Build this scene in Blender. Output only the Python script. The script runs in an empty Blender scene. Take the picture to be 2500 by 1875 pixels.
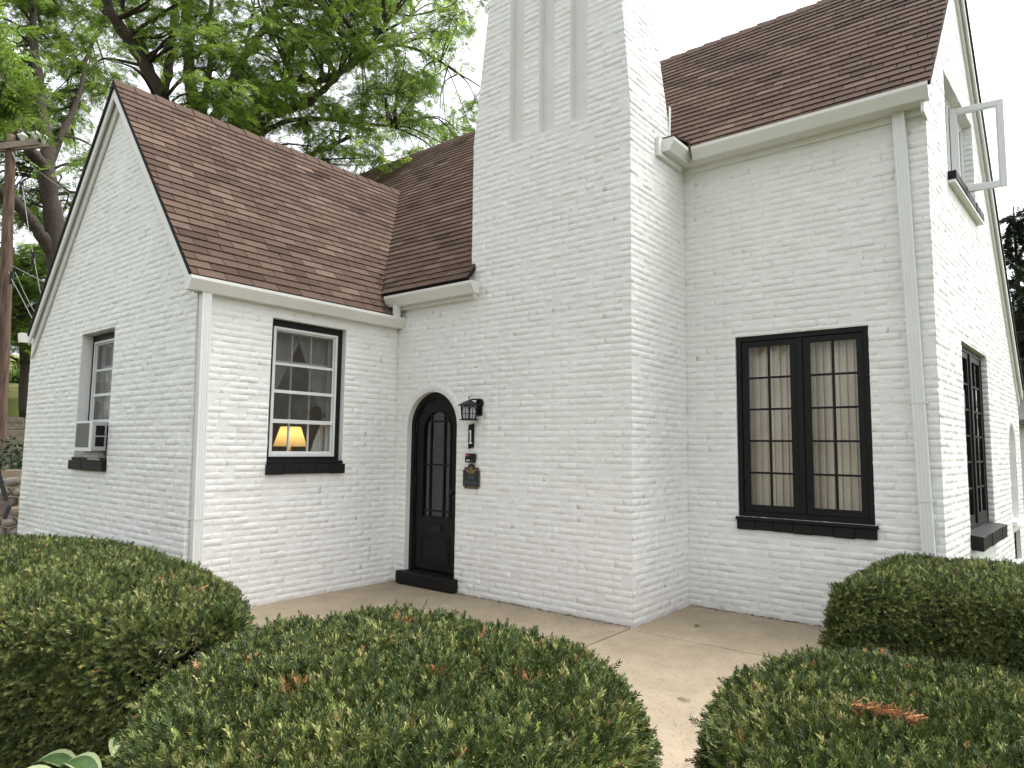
import bpy, bmesh, math, random
import numpy as np
from mathutils import Vector, Matrix, Quaternion

random.seed(7)
RNG = np.random.default_rng(11)
C = bpy.context.scene.collection
S = bpy.context.scene
rad = math.radians

# ------------------------------------------------------------------ camera
F_PX, CAM = 1678.9, np.array([3.1462, -5.6713, 1.6])
YAW, PITCH, ROLL = 0.6792, 0.0929, 0.0117
_f = np.array([-math.sin(YAW) * math.cos(PITCH), math.cos(YAW) * math.cos(PITCH), math.sin(PITCH)])
_r0 = np.array([math.cos(YAW), math.sin(YAW), 0.0])
_u0 = np.cross(_r0, _f)
_r = math.cos(ROLL) * _r0 + math.sin(ROLL) * _u0
_u = -math.sin(ROLL) * _r0 + math.cos(ROLL) * _u0
cam = bpy.data.cameras.new('camera')
cam.sensor_width = 36.0
cam.lens = F_PX * 36 / 2500
cam.clip_start = 0.05
cam.clip_end = 600
camo = bpy.data.objects.new('camera', cam)
C.objects.link(camo)
camo.matrix_world = Matrix(((_r[0], _u[0], -_f[0], CAM[0]), (_r[1], _u[1], -_f[1], CAM[1]), (_r[2], _u[2], -_f[2], CAM[2]), (0, 0, 0, 1)))
S.camera = camo

def project(P):
    d = np.asarray(P, float) - CAM
    z = d @ _f
    return 1250 + F_PX * (d @ _r) / z, 937.5 - F_PX * (d @ _u) / z, z

def at(px, py, D):
    """a world point D metres (in plan) from the viewpoint, used to survey far trees off the photograph"""
    d = _f + (px - 1250) / F_PX * _r - (py - 937.5) / F_PX * _u
    return CAM + d * D / math.hypot(d[0], d[1])

# ------------------------------------------------------------------ world, sun, exposure
SUN_EL, SUN_AZ = 62.0, 32.0          # azimuth: clockwise from +y
w = bpy.data.worlds.new('World')
S.world = w
w.use_nodes = True
nt = w.node_tree
nt.nodes.clear()
sky = nt.nodes.new('ShaderNodeTexSky')
sky.sky_type = 'NISHITA'
sky.sun_disc = False
sky.sun_elevation = rad(SUN_EL)
sky.sun_rotation = rad(SUN_AZ)
sky.air_density = 1.0
sky.dust_density = 4.0
sky.ozone_density = 1.0
hs = nt.nodes.new('ShaderNodeHueSaturation')
hs.inputs['Saturation'].default_value = 0.16
bg = nt.nodes.new('ShaderNodeBackground')
bg.inputs['Strength'].default_value = 0.15
wo = nt.nodes.new('ShaderNodeOutputWorld')
nt.links.new(sky.outputs[0], hs.inputs['Color'])
nt.links.new(hs.outputs[0], bg.inputs['Color'])
nt.links.new(bg.outputs[0], wo.inputs['Surface'])
sun = bpy.data.lights.new('sun', 'SUN')
sun.energy = 0.5
sun.angle = rad(40)
sun.color = (1.0, 0.96, 0.9)
suno = bpy.data.objects.new('sun', sun)
C.objects.link(suno)
sd = Vector((math.sin(rad(SUN_AZ)) * math.cos(rad(SUN_EL)), math.cos(rad(SUN_AZ)) * math.cos(rad(SUN_EL)), math.sin(rad(SUN_EL))))
suno.rotation_euler = sd.to_track_quat('Z', 'Y').to_euler()
suno.location = sd * 30
S.view_settings.view_transform = 'Standard'
S.view_settings.look = 'None'
S.view_settings.gamma = 1.0
S.view_settings.use_curve_mapping = False
S.view_settings.exposure = 1.58

# ------------------------------------------------------------------ materials
def mat(name, col, rough=0.6, spec=0.3, noise=None, bump=None, metal=0.0, ramp=None, attr=None, trans=0.0, rnd=None, noise2=None):
    """noise=(scale, amount) value mottling; bump=(scale, strength, dist); rnd=amount of per-instance variation"""
    m = bpy.data.materials.new(name)
    m.use_nodes = True
    n, l = m.node_tree.nodes, m.node_tree.links
    b = n['Principled BSDF']
    b.inputs['Roughness'].default_value = rough
    b.inputs['Specular IOR Level'].default_value = spec
    b.inputs['Metallic'].default_value = metal
    geo = n.new('ShaderNodeNewGeometry')
    src = None
    if attr:
        a = n.new('ShaderNodeAttribute')
        a.attribute_name = attr
        r = n.new('ShaderNodeValToRGB')
        r.color_ramp.elements[0].color = (*ramp[0][1], 1)
        r.color_ramp.elements[0].position = ramp[0][0]
        r.color_ramp.elements[1].color = (*ramp[-1][1], 1)
        r.color_ramp.elements[1].position = ramp[-1][0]
        for p, c in ramp[1:-1]:
            e = r.color_ramp.elements.new(p)
            e.color = (*c, 1)
        l.new(a.outputs['Fac'], r.inputs[0])
        src = r.outputs[0]
    else:
        c = n.new('ShaderNodeRGB')
        c.outputs[0].default_value = (*col, 1)
        src = c.outputs[0]
    for nz in (noise, noise2):
        if nz:
            t = n.new('ShaderNodeTexNoise')
            t.inputs['Scale'].default_value = nz[0]
            t.inputs['Detail'].default_value = 6
            t.inputs['Roughness'].default_value = 0.6
            if len(nz) > 2:
                mp = n.new('ShaderNodeMapping')
                mp.inputs['Scale'].default_value = nz[2]
                l.new(geo.outputs['Position'], mp.inputs['Vector'])
                l.new(mp.outputs[0], t.inputs['Vector'])
            else:
                l.new(geo.outputs['Position'], t.inputs['Vector'])
            mr = n.new('ShaderNodeMapRange')
            mr.inputs[1].default_value = 0.25
            mr.inputs[2].default_value = 0.75
            mr.inputs[3].default_value = 1 - nz[1]
            mr.inputs[4].default_value = 1 + nz[1]
            l.new(t.outputs['Fac'], mr.inputs[0])
            mx = n.new('ShaderNodeVectorMath')
            mx.operation = 'SCALE'
            l.new(src, mx.inputs[0])
            l.new(mr.outputs[0], mx.inputs['Scale'])
            src = mx.outputs[0]
    if rnd:
        oi = n.new('ShaderNodeObjectInfo')
        mr = n.new('ShaderNodeMapRange')
        mr.inputs[3].default_value = 1 - rnd
        mr.inputs[4].default_value = 1 + rnd
        l.new(oi.outputs['Random'], mr.inputs[0])
        mx = n.new('ShaderNodeVectorMath')
        mx.operation = 'SCALE'
        l.new(src, mx.inputs[0])
        l.new(mr.outputs[0], mx.inputs['Scale'])
        src = mx.outputs[0]
    l.new(src, b.inputs['Base Color'])
    if bump:
        bs = bump if isinstance(bump, list) else [bump]
        prev = None
        for sc, st, di in bs:
            t = n.new('ShaderNodeTexNoise')
            t.inputs['Scale'].default_value = sc
            t.inputs['Detail'].default_value = 5
            l.new(geo.outputs['Position'], t.inputs['Vector'])
            bp = n.new('ShaderNodeBump')
            bp.inputs['Strength'].default_value = st
            bp.inputs['Distance'].default_value = di
            l.new(t.outputs['Fac'], bp.inputs['Height'])
            if prev:
                l.new(prev, bp.inputs['Normal'])
            prev = bp.outputs[0]
        l.new(prev, b.inputs['Normal'])
    if trans:
        tr = n.new('ShaderNodeBsdfTranslucent')
        l.new(src, tr.inputs['Color'])
        ms = n.new('ShaderNodeMixShader')
        ms.inputs[0].default_value = trans
        l.new(b.outputs[0], ms.inputs[1])
        l.new(tr.outputs[0], ms.inputs[2])
        l.new(ms.outputs[0], n['Material Output'].inputs['Surface'])
    return m

def glass_mat(name, tint, ior=1.5, rough=0.0, haze=0.0, wave=0.02):
    m = bpy.data.materials.new(name)
    m.use_nodes = True
    n, l = m.node_tree.nodes, m.node_tree.links
    n.remove(n['Principled BSDF'])
    t = n.new('ShaderNodeBsdfTransparent')
    t.inputs[0].default_value = (*tint, 1)
    g = n.new('ShaderNodeBsdfGlossy')
    g.inputs['Roughness'].default_value = rough
    fr = n.new('ShaderNodeFresnel')
    bkf = n.new('ShaderNodeNewGeometry')
    mi = n.new('ShaderNodeMix')
    mi.inputs[2].default_value = ior
    mi.inputs[3].default_value = 1 / ior
    l.new(bkf.outputs['Backfacing'], mi.inputs[0])
    l.new(mi.outputs[0], fr.inputs['IOR'])
    nz = n.new('ShaderNodeTexNoise')
    nz.inputs['Scale'].default_value = 3.0
    geo = n.new('ShaderNodeNewGeometry')
    l.new(geo.outputs['Position'], nz.inputs['Vector'])
    bp = n.new('ShaderNodeBump')
    bp.inputs['Strength'].default_value = 0.3
    bp.inputs['Distance'].default_value = wave
    l.new(nz.outputs['Fac'], bp.inputs['Height'])
    l.new(bp.outputs[0], g.inputs['Normal'])
    mx = n.new('ShaderNodeMixShader')
    l.new(fr.outputs[0], mx.inputs[0])
    l.new(t.outputs[0], mx.inputs[1])
    l.new(g.outputs[0], mx.inputs[2])
    out = mx
    if haze:
        d = n.new('ShaderNodeBsdfDiffuse')
        d.inputs[0].default_value = (.3, .3, .3, 1)
        m2 = n.new('ShaderNodeMixShader')
        m2.inputs[0].default_value = haze
        l.new(mx.outputs[0], m2.inputs[1])
        l.new(d.outputs[0], m2.inputs[2])
        out = m2
    l.new(out.outputs[0], n['Material Output'].inputs['Surface'])
    return m

BRICKP = mat('white_painted_brick', (.755, .755, .73), .5, .35, noise=(6, .045), bump=[(11, .35, .008), (60, .38, .004), (170, .22, .0015)], noise2=(0.9, .045))
TRIM = mat('white_trim_paint', (.74, .74, .71), .45, .4, noise=(5, .03))
GUTTER = mat('gutter_enamel', (.70, .70, .66), .38, .5, noise=(3, .05), noise2=(30, .03))
DOWN = mat('downspout_enamel', (.68, .69, .67), .4, .5, noise=(4, .04))
BLACK = mat('black_gloss_paint', (.0065, .0065, .007), .5, .22, noise=(14, .3), bump=(60, .25, .002))
BLACKB = mat('black_painted_brick', (.009, .0085, .0085), .55, .22, noise=(22, .35), bump=[(40, .5, .004)])
DARKG = mat('dark_grey_paint', (.05, .05, .05), .6, .3, noise=(20, .2))
VINYL = mat('white_vinyl', (.72, .73, .73), .35, .5, noise=(3, .03))
ALU = mat('storm_frame_aluminium', (.62, .63, .62), .4, .5, noise=(6, .05))
SHING = mat('asphalt_shingle', None, .92, .12, attr='tone', ramp=[(0, (.050, .033, .026)), (.35, (.090, .060, .045)), (.7, (.122, .083, .063)), (1, (.170, .121, .094))],
            noise=(240, .38), noise2=(1.6, .14), bump=(420, .5, .002))
RIDGE = mat('ridge_shingle', (.104, .071, .055), .92, .12, noise=(240, .35), noise2=(4, .15), bump=(420, .5, .002))
ROOFB = mat('roof_underlay_black', (.018, .016, .015), .8, .2, noise=(30, .2))
CONC = mat('concrete', (.335, .275, .195), .85, .2, noise=(2.6, .2), noise2=(95, .22), bump=(260, .35, .002))
SOIL = mat('soil', (.055, .042, .03), .95, .1, noise=(3, .3), noise2=(60, .4), bump=(40, .8, .02))
LAWN = mat('lawn', (.085, .098, .036), .9, .1, noise=(1.2, .25), noise2=(35, .35), bump=(60, .6, .03))
BARK = mat('bark', (.075, .062, .052), .9, .15, noise=(16, .45, (3, 3, .5)), bump=(30, .9, .03))
BARK2 = mat('twig_bark', (.05, .038, .03), .9, .15, noise=(20, .3))
POLEW = mat('pole_wood', (.135, .092, .070), .85, .2, noise=(5, .7, (4, 4, .35)), noise2=(40, .3, (5, 5, .3)))
GREYW = mat('weathered_timber', (.23, .19, .16), .9, .15, noise=(8, .35), noise2=(50, .25))
STONE = mat('rubble_stone', (.30, .27, .24), .9, .15, noise=(6, .3), noise2=(40, .25), bump=(20, .8, .03))
PORC = mat('porcelain', (.75, .75, .74), .25, .5, noise=(8, .03))
WIRE = mat('wire_metal', (.33, .36, .31), .5, .4, noise=(8, .1))
IRON = mat('black_iron', (.009, .009, .010), .45, .3, noise=(60, .3), bump=(150, .3, .001))
GLASS = glass_mat('window_glass', (.94, .95, .94), wave=.006)
GLASSD = glass_mat('door_glass', (.55, .58, .58), ior=1.9, wave=.006)
SCREEN = glass_mat('insect_screen', (.62, .62, .61), ior=1.3, rough=.4, haze=.08)
FROST = mat('seeded_lantern_glass', (.42, .43, .44), .25, .5, noise=(90, .3))
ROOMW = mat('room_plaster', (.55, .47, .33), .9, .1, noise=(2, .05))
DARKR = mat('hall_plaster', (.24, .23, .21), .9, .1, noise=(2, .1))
CURT = mat('grey_sheer_curtain', (.60, .60, .57), .9, .1, noise=(20, .1), trans=.35)
BLIND = mat('beige_blind_fabric', (.74, .655, .545), .85, .15, noise=(150, .12, (1, 1, .1)), noise2=(1.5, .08), trans=.15)
WOODT = mat('table_wood', (.12, .06, .03), .5, .4, noise=(12, .3))
BRASS = mat('brass', (.5, .35, .12), .35, .5, metal=1.0, noise=(30, .1))
GOLD = mat('antique_gold_paint', (.20, .135, .05), .5, .4, noise=(60, .3))
PLAQ = mat('plaque_black_green', (.010, .016, .017), .4, .5, noise=(30, .2))
GREYL = mat('plaque_lettering', (.10, .115, .11), .5, .4, noise=(30, .15))
WHITEN = mat('white_numeral_paint', (.78, .78, .77), .45, .4, noise=(40, .04))
REDL = mat('red_label', (.25, .02, .025), .5, .4, noise=(80, .3))
LABELW = mat('pale_label', (.45, .45, .44), .5, .4, noise=(200, .3))
ACGR = mat('ac_grille_grey', (.20, .20, .19), .6, .3, noise=(10, .1))
ACCASE = mat('ac_case_grey', (.42, .42, .41), .5, .4, noise=(8, .08))
AIRG = mat('roof_grey_far', (.16, .15, .14), .9, .1, noise=(20, .2))
NEED = [mat('yew_needle_dark', (.046, .070, .020), .45, .25, rnd=.4, noise=(95, .55)),
        mat('yew_needle_mid', (.155, .190, .055), .45, .25, rnd=.35, noise=(95, .5)),
        mat('yew_needle_olive', (.25, .25, .085), .45, .22, rnd=.3, noise=(95, .45)),
        mat('yew_new_growth', (.38, .47, .13), .5, .25, rnd=.3, noise=(30, .2), trans=.2),
        mat('yew_dead_needles', (.44, .21, .10), .7, .12, rnd=.35, noise=(30, .25))]
LEAF = [mat('locust_leaf_deep', (.098, .160, .028), .55, .2, rnd=.3, noise=(8, .2), trans=.56),
        mat('locust_leaf_mid', (.175, .275, .042), .55, .2, rnd=.3, noise=(8, .2), trans=.56),
        mat('locust_leaf_light', (.27, .39, .062), .55, .2, rnd=.3, noise=(8, .2), trans=.56)]
SPRN = mat('spruce_needles', (.035, .050, .028), .7, .2, rnd=.4, noise=(5, .2))
SHRUBL = mat('shrub_leaf', (.035, .06, .022), .45, .45, rnd=.45, noise=(8, .2), trans=.15)
HOSTA = mat('hosta_leaf', (.075, .135, .045), .5, .3, noise=(22, .3), trans=.15)
HOSTE = mat('hosta_margin', (.36, .42, .21), .5, .35, noise=(14, .08), trans=.15)
BRIGHTL = mat('bright_leaf', (.16, .27, .05), .5, .35, noise=(14, .2), trans=.3)

def emit(name, col, st, base=(.8, .7, .5), trans=.4):
    m = mat(name, base, .8, .1, noise=(120, .08, (1, 1, .02)))
    b = m.node_tree.nodes['Principled BSDF']
    b.inputs['Emission Color'].default_value = (*col, 1)
    b.inputs['Emission Strength'].default_value = st
    return m
SHADE = mat('lamp_shade_cloth', (.85, .68, .36), .9, .1, noise=(60, .08), trans=.6)

# ------------------------------------------------------------------ mesh helpers
class MB:
    def __init__(s):
        s.v, s.f = [], []
    def add(s, vs, fs):
        o = len(s.v)
        s.v += [tuple(map(float, p)) for p in vs]
        s.f += [tuple(i + o for i in q) for q in fs]
        return s
    def box(s, a, b):
        x0, y0, z0 = a
        x1, y1, z1 = b
        return s.hexa([(x0, y0, z0), (x1, y0, z0), (x1, y1, z0), (x0, y1, z0), (x0, y0, z1), (x1, y0, z1), (x1, y1, z1), (x0, y1, z1)])
    def hexa(s, p):
        return s.add(p, [(0, 3, 2, 1), (4, 5, 6, 7), (0, 1, 5, 4), (1, 2, 6, 5), (2, 3, 7, 6), (3, 0, 4, 7)])
    def beam(s, p0, p1, up, w, h):
        """box along p0-p1; w across, h along up; p0/p1 at the middle"""
        p0, p1, up = np.array(p0, float), np.array(p1, float), np.array(up, float)
        d = (p1 - p0) / np.linalg.norm(p1 - p0)
        a = np.cross(d, up)
        a /= np.linalg.norm(a)
        up = np.cross(a, d)
        o = [-a * w / 2 - up * h / 2, a * w / 2 - up * h / 2, a * w / 2 + up * h / 2, -a * w / 2 + up * h / 2]
        return s.hexa([p0 + o[0], p0 + o[1], p1 + o[1], p1 + o[0], p0 + o[3], p0 + o[2], p1 + o[2], p1 + o[3]])
    def tube(s, pts, rs, n=8, cap=True):
        pts = [np.array(p, float) for p in pts]
        if not hasattr(rs, '__len__'):
            rs = [rs] * len(pts)
        rings = []
        a = None
        for i, p in enumerate(pts):
            d = pts[min(i + 1, len(pts) - 1)] - pts[max(i - 1, 0)]
            d = d / (np.linalg.norm(d) + 1e-9)
            if a is None:
                a = np.cross(d, [0, 0, 1] if abs(d[2]) < .9 else [1, 0, 0])
            a = a - d * (a @ d)
            a /= np.linalg.norm(a) + 1e-9
            b = np.cross(d, a)
            rings.append([p + rs[i] * (math.cos(t) * a + math.sin(t) * b) for t in np.linspace(0, 2 * math.pi, n, endpoint=False)])
        vs = [q for r in rings for q in r]
        fs = []
        for i in range(len(pts) - 1):
            for j in range(n):
                k = (j + 1) % n
                fs.append((i * n + j, i * n + k, (i + 1) * n + k, (i + 1) * n + j))
        if cap:
            fs.append(tuple(range(n - 1, -1, -1)))
            fs.append(tuple((len(pts) - 1) * n + j for j in range(n)))
        return s.add(vs, fs)
    def lathe(s, c, prof, n=16, ax=2):
        """prof: list of (r, h) about axis ax through c"""
        vs, fs = [], []
        for r, h in prof:
            for t in np.linspace(0, 2 * math.pi, n, endpoint=False):
                q = [r * math.cos(t), r * math.sin(t), h]
                if ax == 0:
                    q = [h, r * math.cos(t), r * math.sin(t)]
                if ax == 1:
                    q = [r * math.sin(t), h, r * math.cos(t)]
                vs.append(np.array(c) + q)
        for i in range(len(prof) - 1):
            for j in range(n):
                k = (j + 1) % n
                fs.append((i * n + j, i * n + k, (i + 1) * n + k, (i + 1) * n + j))
        fs.append(tuple(range(n - 1, -1, -1)))
        fs.append(tuple((len(prof) - 1) * n + j for j in range(n)))
        return s.add(vs, fs)
    def prism(s, poly, vec):
        """poly: 3-D loop, extruded by vec"""
        n = len(poly)
        poly = [np.array(p, float) for p in poly]
        vs = poly + [p + np.array(vec, float) for p in poly]
        fs = [tuple(range(n - 1, -1, -1)), tuple(range(n, 2 * n))] + [(i, (i + 1) % n, n + (i + 1) % n, n + i) for i in range(n)]
        return s.add(vs, fs)
    def ok(s):
        return len(s.f) > 0
    def build(s, name, m, parent=None, smooth=False, bevel=0.0):
        me = bpy.data.meshes.new(name)
        me.from_pydata(s.v, [], s.f)
        return link(name, me, m, parent, smooth, bevel)

def link(name, me, m, parent=None, smooth=False, bevel=0.0, fixn=True):
    if fixn and len(me.polygons) < 60000:
        bm = bmesh.new()
        bm.from_mesh(me)
        bmesh.ops.recalc_face_normals(bm, faces=bm.faces)
        bm.to_mesh(me)
        bm.free()
    if smooth:
        me.polygons.foreach_set('use_smooth', np.ones(len(me.polygons), bool))
    me.materials.append(m)
    o = bpy.data.objects.new(name, me)
    C.objects.link(o)
    if parent is not None:
        o.parent = parent
    if bevel:
        b = o.modifiers.new('bevel', 'BEVEL')
        b.width = bevel
        b.segments = 2
        b.limit_method = 'ANGLE'
        b.angle_limit = rad(40)
    return o

def np_mesh(name, V, Q):
    """V (n,3), Q (m,4) quads"""
    me = bpy.data.meshes.new(name)
    V = np.asarray(V, np.float32)
    Q = np.asarray(Q, np.int32)
    me.vertices.add(len(V))
    me.vertices.foreach_set('co', V.ravel())
    k = Q.shape[1]
    me.loops.add(Q.size)
    me.loops.foreach_set('vertex_index', Q.ravel())
    me.polygons.add(len(Q))
    me.polygons.foreach_set('loop_start', np.arange(0, Q.size, k, dtype=np.int32))
    me.polygons.foreach_set('loop_total', np.full(len(Q), k, np.int32))
    me.update(calc_edges=True)
    return me

def thing(name, label, cat, loc=(0, 0, 0), group=None):
    o = bpy.data.objects.new(name, None)
    o.empty_display_size = .2
    C.objects.link(o)
    o.location = loc
    return tag(o, label, cat, group)

def tag(o, label=None, cat=None, group=None, kind=None):
    if label:
        o['label'] = label
    if cat:
        o['category'] = cat
    if group:
        o['group'] = group
    if kind:
        o['kind'] = kind
    return o

def setp(o, root):
    """parent o (built in world coordinates) to an Empty that stands at its base"""
    o.parent = root
    o.matrix_parent_inverse = Matrix.Translation(-Vector(root.location))
    return o

class Frame:
    def __init__(s, o, eu, n):
        s.o, s.eu, s.n = np.array(o, float), np.array(eu, float), np.array(n, float)
        s.Z = np.array([0, 0, 1.0])
    def p(s, u, z, d):
        u, z, d = np.broadcast_arrays(np.asarray(u, float), np.asarray(z, float), np.asarray(d, float))
        return s.o + u[..., None] * s.eu + z[..., None] * s.Z + d[..., None] * s.n
    def box(s, mb, u0, u1, z0, z1, d0, d1):
        q = [(u0, z0, d0), (u1, z0, d0), (u1, z0, d1), (u0, z0, d1), (u0, z1, d0), (u1, z1, d0), (u1, z1, d1), (u0, z1, d1)]
        mb.hexa([s.p(*a) for a in q])
    def ring(s, mb, u0, u1, z0, z1, d0, d1, w, wt=None, wb=None):
        wt = w if wt is None else wt
        wb = w if wb is None else wb
        s.box(mb, u0, u0 + w, z0, z1, d0, d1)
        s.box(mb, u1 - w, u1, z0, z1, d0, d1)
        s.box(mb, u0 + w, u1 - w, z1 - wt, z1, d0, d1)
        s.box(mb, u0 + w, u1 - w, z0, z0 + wb, d0, d1)

XB, YA, XAL, YD, XF = -3.2555, -2.5356, -7.87, 1.2001, 2.3009
TH = rad(3.2)
FA = Frame((0, YA, 0), (1, 0, 0), (0, -1, 0))
FB = Frame((XB, 0, 0), (0, 1, 0), (1, 0, 0))
FC = Frame((0, 0, 0), (1, 0, 0), (0, -1, 0))
FD = Frame((0, 0, 0), (0, 1, 0), (1, 0, 0))
FE = Frame((0, YD, 0), (1, 0, 0), (0, -1, 0))
FF = Frame((XF, YD, 0), (math.sin(TH), math.cos(TH), 0), (math.cos(TH), -math.sin(TH), 0))
house = thing('house', 'white painted brick cottage with steep brown shingle roofs and tall chimney', 'house', (0, 0, 0))

# ------------------------------------------------------------------ brick walls
BH, BL, JT = 0.0635, 0.204, 0.0052
GU = np.array([0, .011, .30, .70, .989, 1.0])
GV = np.array([0, .065, .935, 1.0])
_Q = np.array([(r * 6 + c, r * 6 + c + 1, (r + 1) * 6 + c + 1, (r + 1) * 6 + c) for r in range(3) for c in range(5)])
loose_V, loose_Q, loose_n = [], [], 0
cand = []           # whole stretchers on plain walls: (area in the picture, frame, u0, u1, z0, z1)

def brick_grid(B, end_l=None, end_r=None, seed=0, prot=.0017):
    """B: (n,4) u0,u1,z0,z1 -> u, z, d arrays (n,24)"""
    B = np.asarray(B, float)
    n = len(B)
    g = RNG
    L = (B[:, 1] - B[:, 0])[:, None]
    H = (B[:, 3] - B[:, 2])[:, None]
    cu = np.array([0, .013, .3, .7, -.013, 0])
    u = np.empty((n, 4, 6))
    for j in range(6):
        if j in (0,):
            u[:, :, j] = B[:, 0:1]
        elif j == 1:
            u[:, :, j] = B[:, 0:1] + np.minimum(.0042, L * .2)
        elif j in (2, 3):
            u[:, :, j] = B[:, 0:1] + L * cu[j]
        elif j == 4:
            u[:, :, j] = B[:, 1:2] - np.minimum(.0042, L * .2)
        else:
            u[:, :, j] = B[:, 1:2]
    z = B[:, 2][:, None, None] + H[:, :, None] * GV[None, :, None] + np.zeros((n, 4, 6))
    d = np.full((n, 4, 6), -.0006)
    base = prot + g.normal(0, .0008, n)[:, None]
    d[:, 1:3, 1:5] = base[:, :, None] + g.normal(0, .0007, (n, 2, 4))
    jb, jt = g.normal(0, .0026, (n, 6)), g.normal(0, .0026, (n, 6))
    z[:, 0, :] += jb
    z[:, 1, :] += jb + g.normal(0, .0008, (n, 6))
    z[:, 3, :] += jt
    z[:, 2, :] += jt + g.normal(0, .0008, (n, 6))
    ju = g.normal(0, .0022, (n, 4, 6))
    ju[:, :, 0] *= .8
    ju[:, :, 5] *= .8
    if end_l is not None:
        ju[end_l, :, 0] = 0
        d[end_l, 1:3, 0] = base[end_l] + g.normal(0, .001, (int(end_l.sum()), 2))
        ju[end_l, 1:3, 0] = -base[end_l] * .9
    if end_r is not None:
        ju[end_r, :, 5] = 0
        d[end_r, 1:3, 5] = base[end_r] + g.normal(0, .001, (int(end_r.sum()), 2))
        ju[end_r, 1:3, 5] = base[end_r] * .9
    u += ju
    return u.reshape(n, 24), z.reshape(n, 24), d.reshape(n, 24)

def wall_noise(u, z):
    return (np.sin(u * 61 + 3 * np.sin(z * 23)) * np.sin(z * 71 + 2.3 * np.sin(u * 29)) + .7 * np.sin(u * 143 + z * 51) * np.sin(z * 167 - u * 33)) * .0012

def lay_wall(name, P, zmin, zmax, umin, umax, openings=(), parent=None, frame=None, endL=False, endR=False, objs=False, arch=None, label=None, off=0.0, prot=.0017, mortar=True):
    """P(u,z,d)->xyz; umin/umax functions of z (arrays ok); openings (u0,u1,z0,z1); arch (uc, r, zspring, z0)"""
    global loose_n
    par = parent or house
    # mortar coat
    lv = set(np.arange(math.floor(zmin / BH) * BH, zmax + BH, BH / 2).round(5))
    lv |= {zmin, zmax}
    for o in openings:
        lv |= {o[2], o[3]}
    if arch:
        lv |= {arch[3], arch[2]} | {arch[2] + arch[1] * math.sin(t) for t in np.linspace(.1, math.pi / 2, 14)}
    lv = sorted(x for x in lv if zmin - 1e-6 <= x <= zmax + 1e-6)
    mb = MB()
    V, Q = [], []
    def gaps(zm, z):
        g = [(o[0], o[1]) for o in openings if o[2] < zm < o[3]]
        if arch and arch[3] < zm < arch[2] + arch[1]:
            h = arch[1] if z <= arch[2] else math.sqrt(max(arch[1] ** 2 - (z - arch[2]) ** 2, 0))
            g.append((arch[0] - h, arch[0] + h))
        return sorted(g)
    for za, zb in zip(lv[:-1], lv[1:]):
        if zb - za < 1e-4 or not mortar:
            continue
        zm = (za + zb) / 2
        ea = [float(umin(za))] + [x for g in gaps(zm, za) for x in g] + [float(umax(za))]
        eb = [float(umin(zb))] + [x for g in gaps(zm, zb) for x in g] + [float(umax(zb))]
        for i in range(0, len(ea), 2):
            a0, a1, b0, b1 = ea[i], ea[i + 1], eb[i], eb[i + 1]
            if a1 - a0 < .002 and b1 - b0 < .002:
                continue
            lo, hi = max(a0, b0), min(a1, b1)
            mid = np.arange(math.ceil((lo + .004) / .05), math.floor((hi - .004) / .05) + 1) * .05 if hi > lo else np.array([])
            ua, ub = np.concatenate([[a0], mid, [a1]]), np.concatenate([[b0], mid, [b1]])
            k = len(V)
            da, db = wall_noise(ua, za), wall_noise(ub, zb)
            da[[0, -1]] = 0
            db[[0, -1]] = 0
            n = len(ua)
            V += list(P(ua, np.full(n, za), da + .0003)) + list(P(ub, np.full(n, zb), db + .0003))
            Q += [(k + j, k + j + 1, k + n + j + 1, k + n + j) for j in range(n - 1)]
    me = np_mesh(name, np.array(V), np.array(Q))
    wob = link(name, me, BRICKP, par, True)
    if label:
        wob['label'] = label
    # courses
    rows = []
    kz = int(math.floor(zmin / BH))
    while kz * BH < zmax:
        z0, z1 = kz * BH + JT / 2, (kz + 1) * BH - JT / 2
        zc = (z0 + z1) / 2
        lo, hi = float(umin(zc)), float(umax(zc))
        if z1 > zmax:
            z1 = zmax
        z0 = max(z0, zmin + .002)
        rs = random.Random(kz * 7919 + int(off * 1000))
        if z1 - z0 > .02 and hi - lo > .04:
            # elementary segments
            cuts = [lo, hi]
            ops = [list(o) for o in openings if o[3] > z0 and o[2] < z1]
            if arch and z0 < arch[2] + arch[1] + .105:
                R = arch[1] + (.105 if z1 > arch[2] else 0)
                h = R if z0 <= arch[2] else math.sqrt(max(R * R - (z0 - arch[2]) ** 2, 0))
                if z1 > arch[3]:
                    ops.append([arch[0] - h, arch[0] + h, arch[3], 99])
            for o in ops:
                cuts += [min(max(o[0], lo), hi), min(max(o[1], lo), hi)]
            cuts = sorted(set(cuts))
            for a, b in zip(cuts[:-1], cuts[1:]):
                m = (a + b) / 2
                zz = [(z0, z1)]
                for o in ops:
                    if o[0] < m < o[1]:
                        nz = []
                        for q0, q1 in zz:
                            if o[2] > q0 + .014:
                                nz.append((q0, min(q1, o[2] - .002)))
                            if o[3] < q1 - .014:
                                nz.append((max(q0, o[3] + .002), q1))
                        zz = nz
                for q0, q1 in zz:
                    # joints
                    j0 = (kz % 2) * BL / 2 + off + rs.uniform(-.012, .012)
                    js = [a]
                    k = math.ceil((a - j0) / BL)
                    while j0 + k * BL < b:
                        x = j0 + k * BL + rs.uniform(-.006, .006)
                        if x > js[-1] + .055 and x < b - .05:
                            js.append(x)
                            if rs.random() < .13 and x + BL / 2 < b - .05:
                                js.append(x + BL / 2 + rs.uniform(-.006, .006))
                        k += 1
                    js.append(b)
                    for x0, x1 in zip(js[:-1], js[1:]):
                        if x1 - x0 > .022:
                            rows.append((x0 + JT / 2 * (x0 > a + 1e-6) , x1 - JT / 2 * (x1 < b - 1e-6), q0, q1, x0 <= lo + 1e-6, x1 >= hi - 1e-6))
        kz += 1
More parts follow.
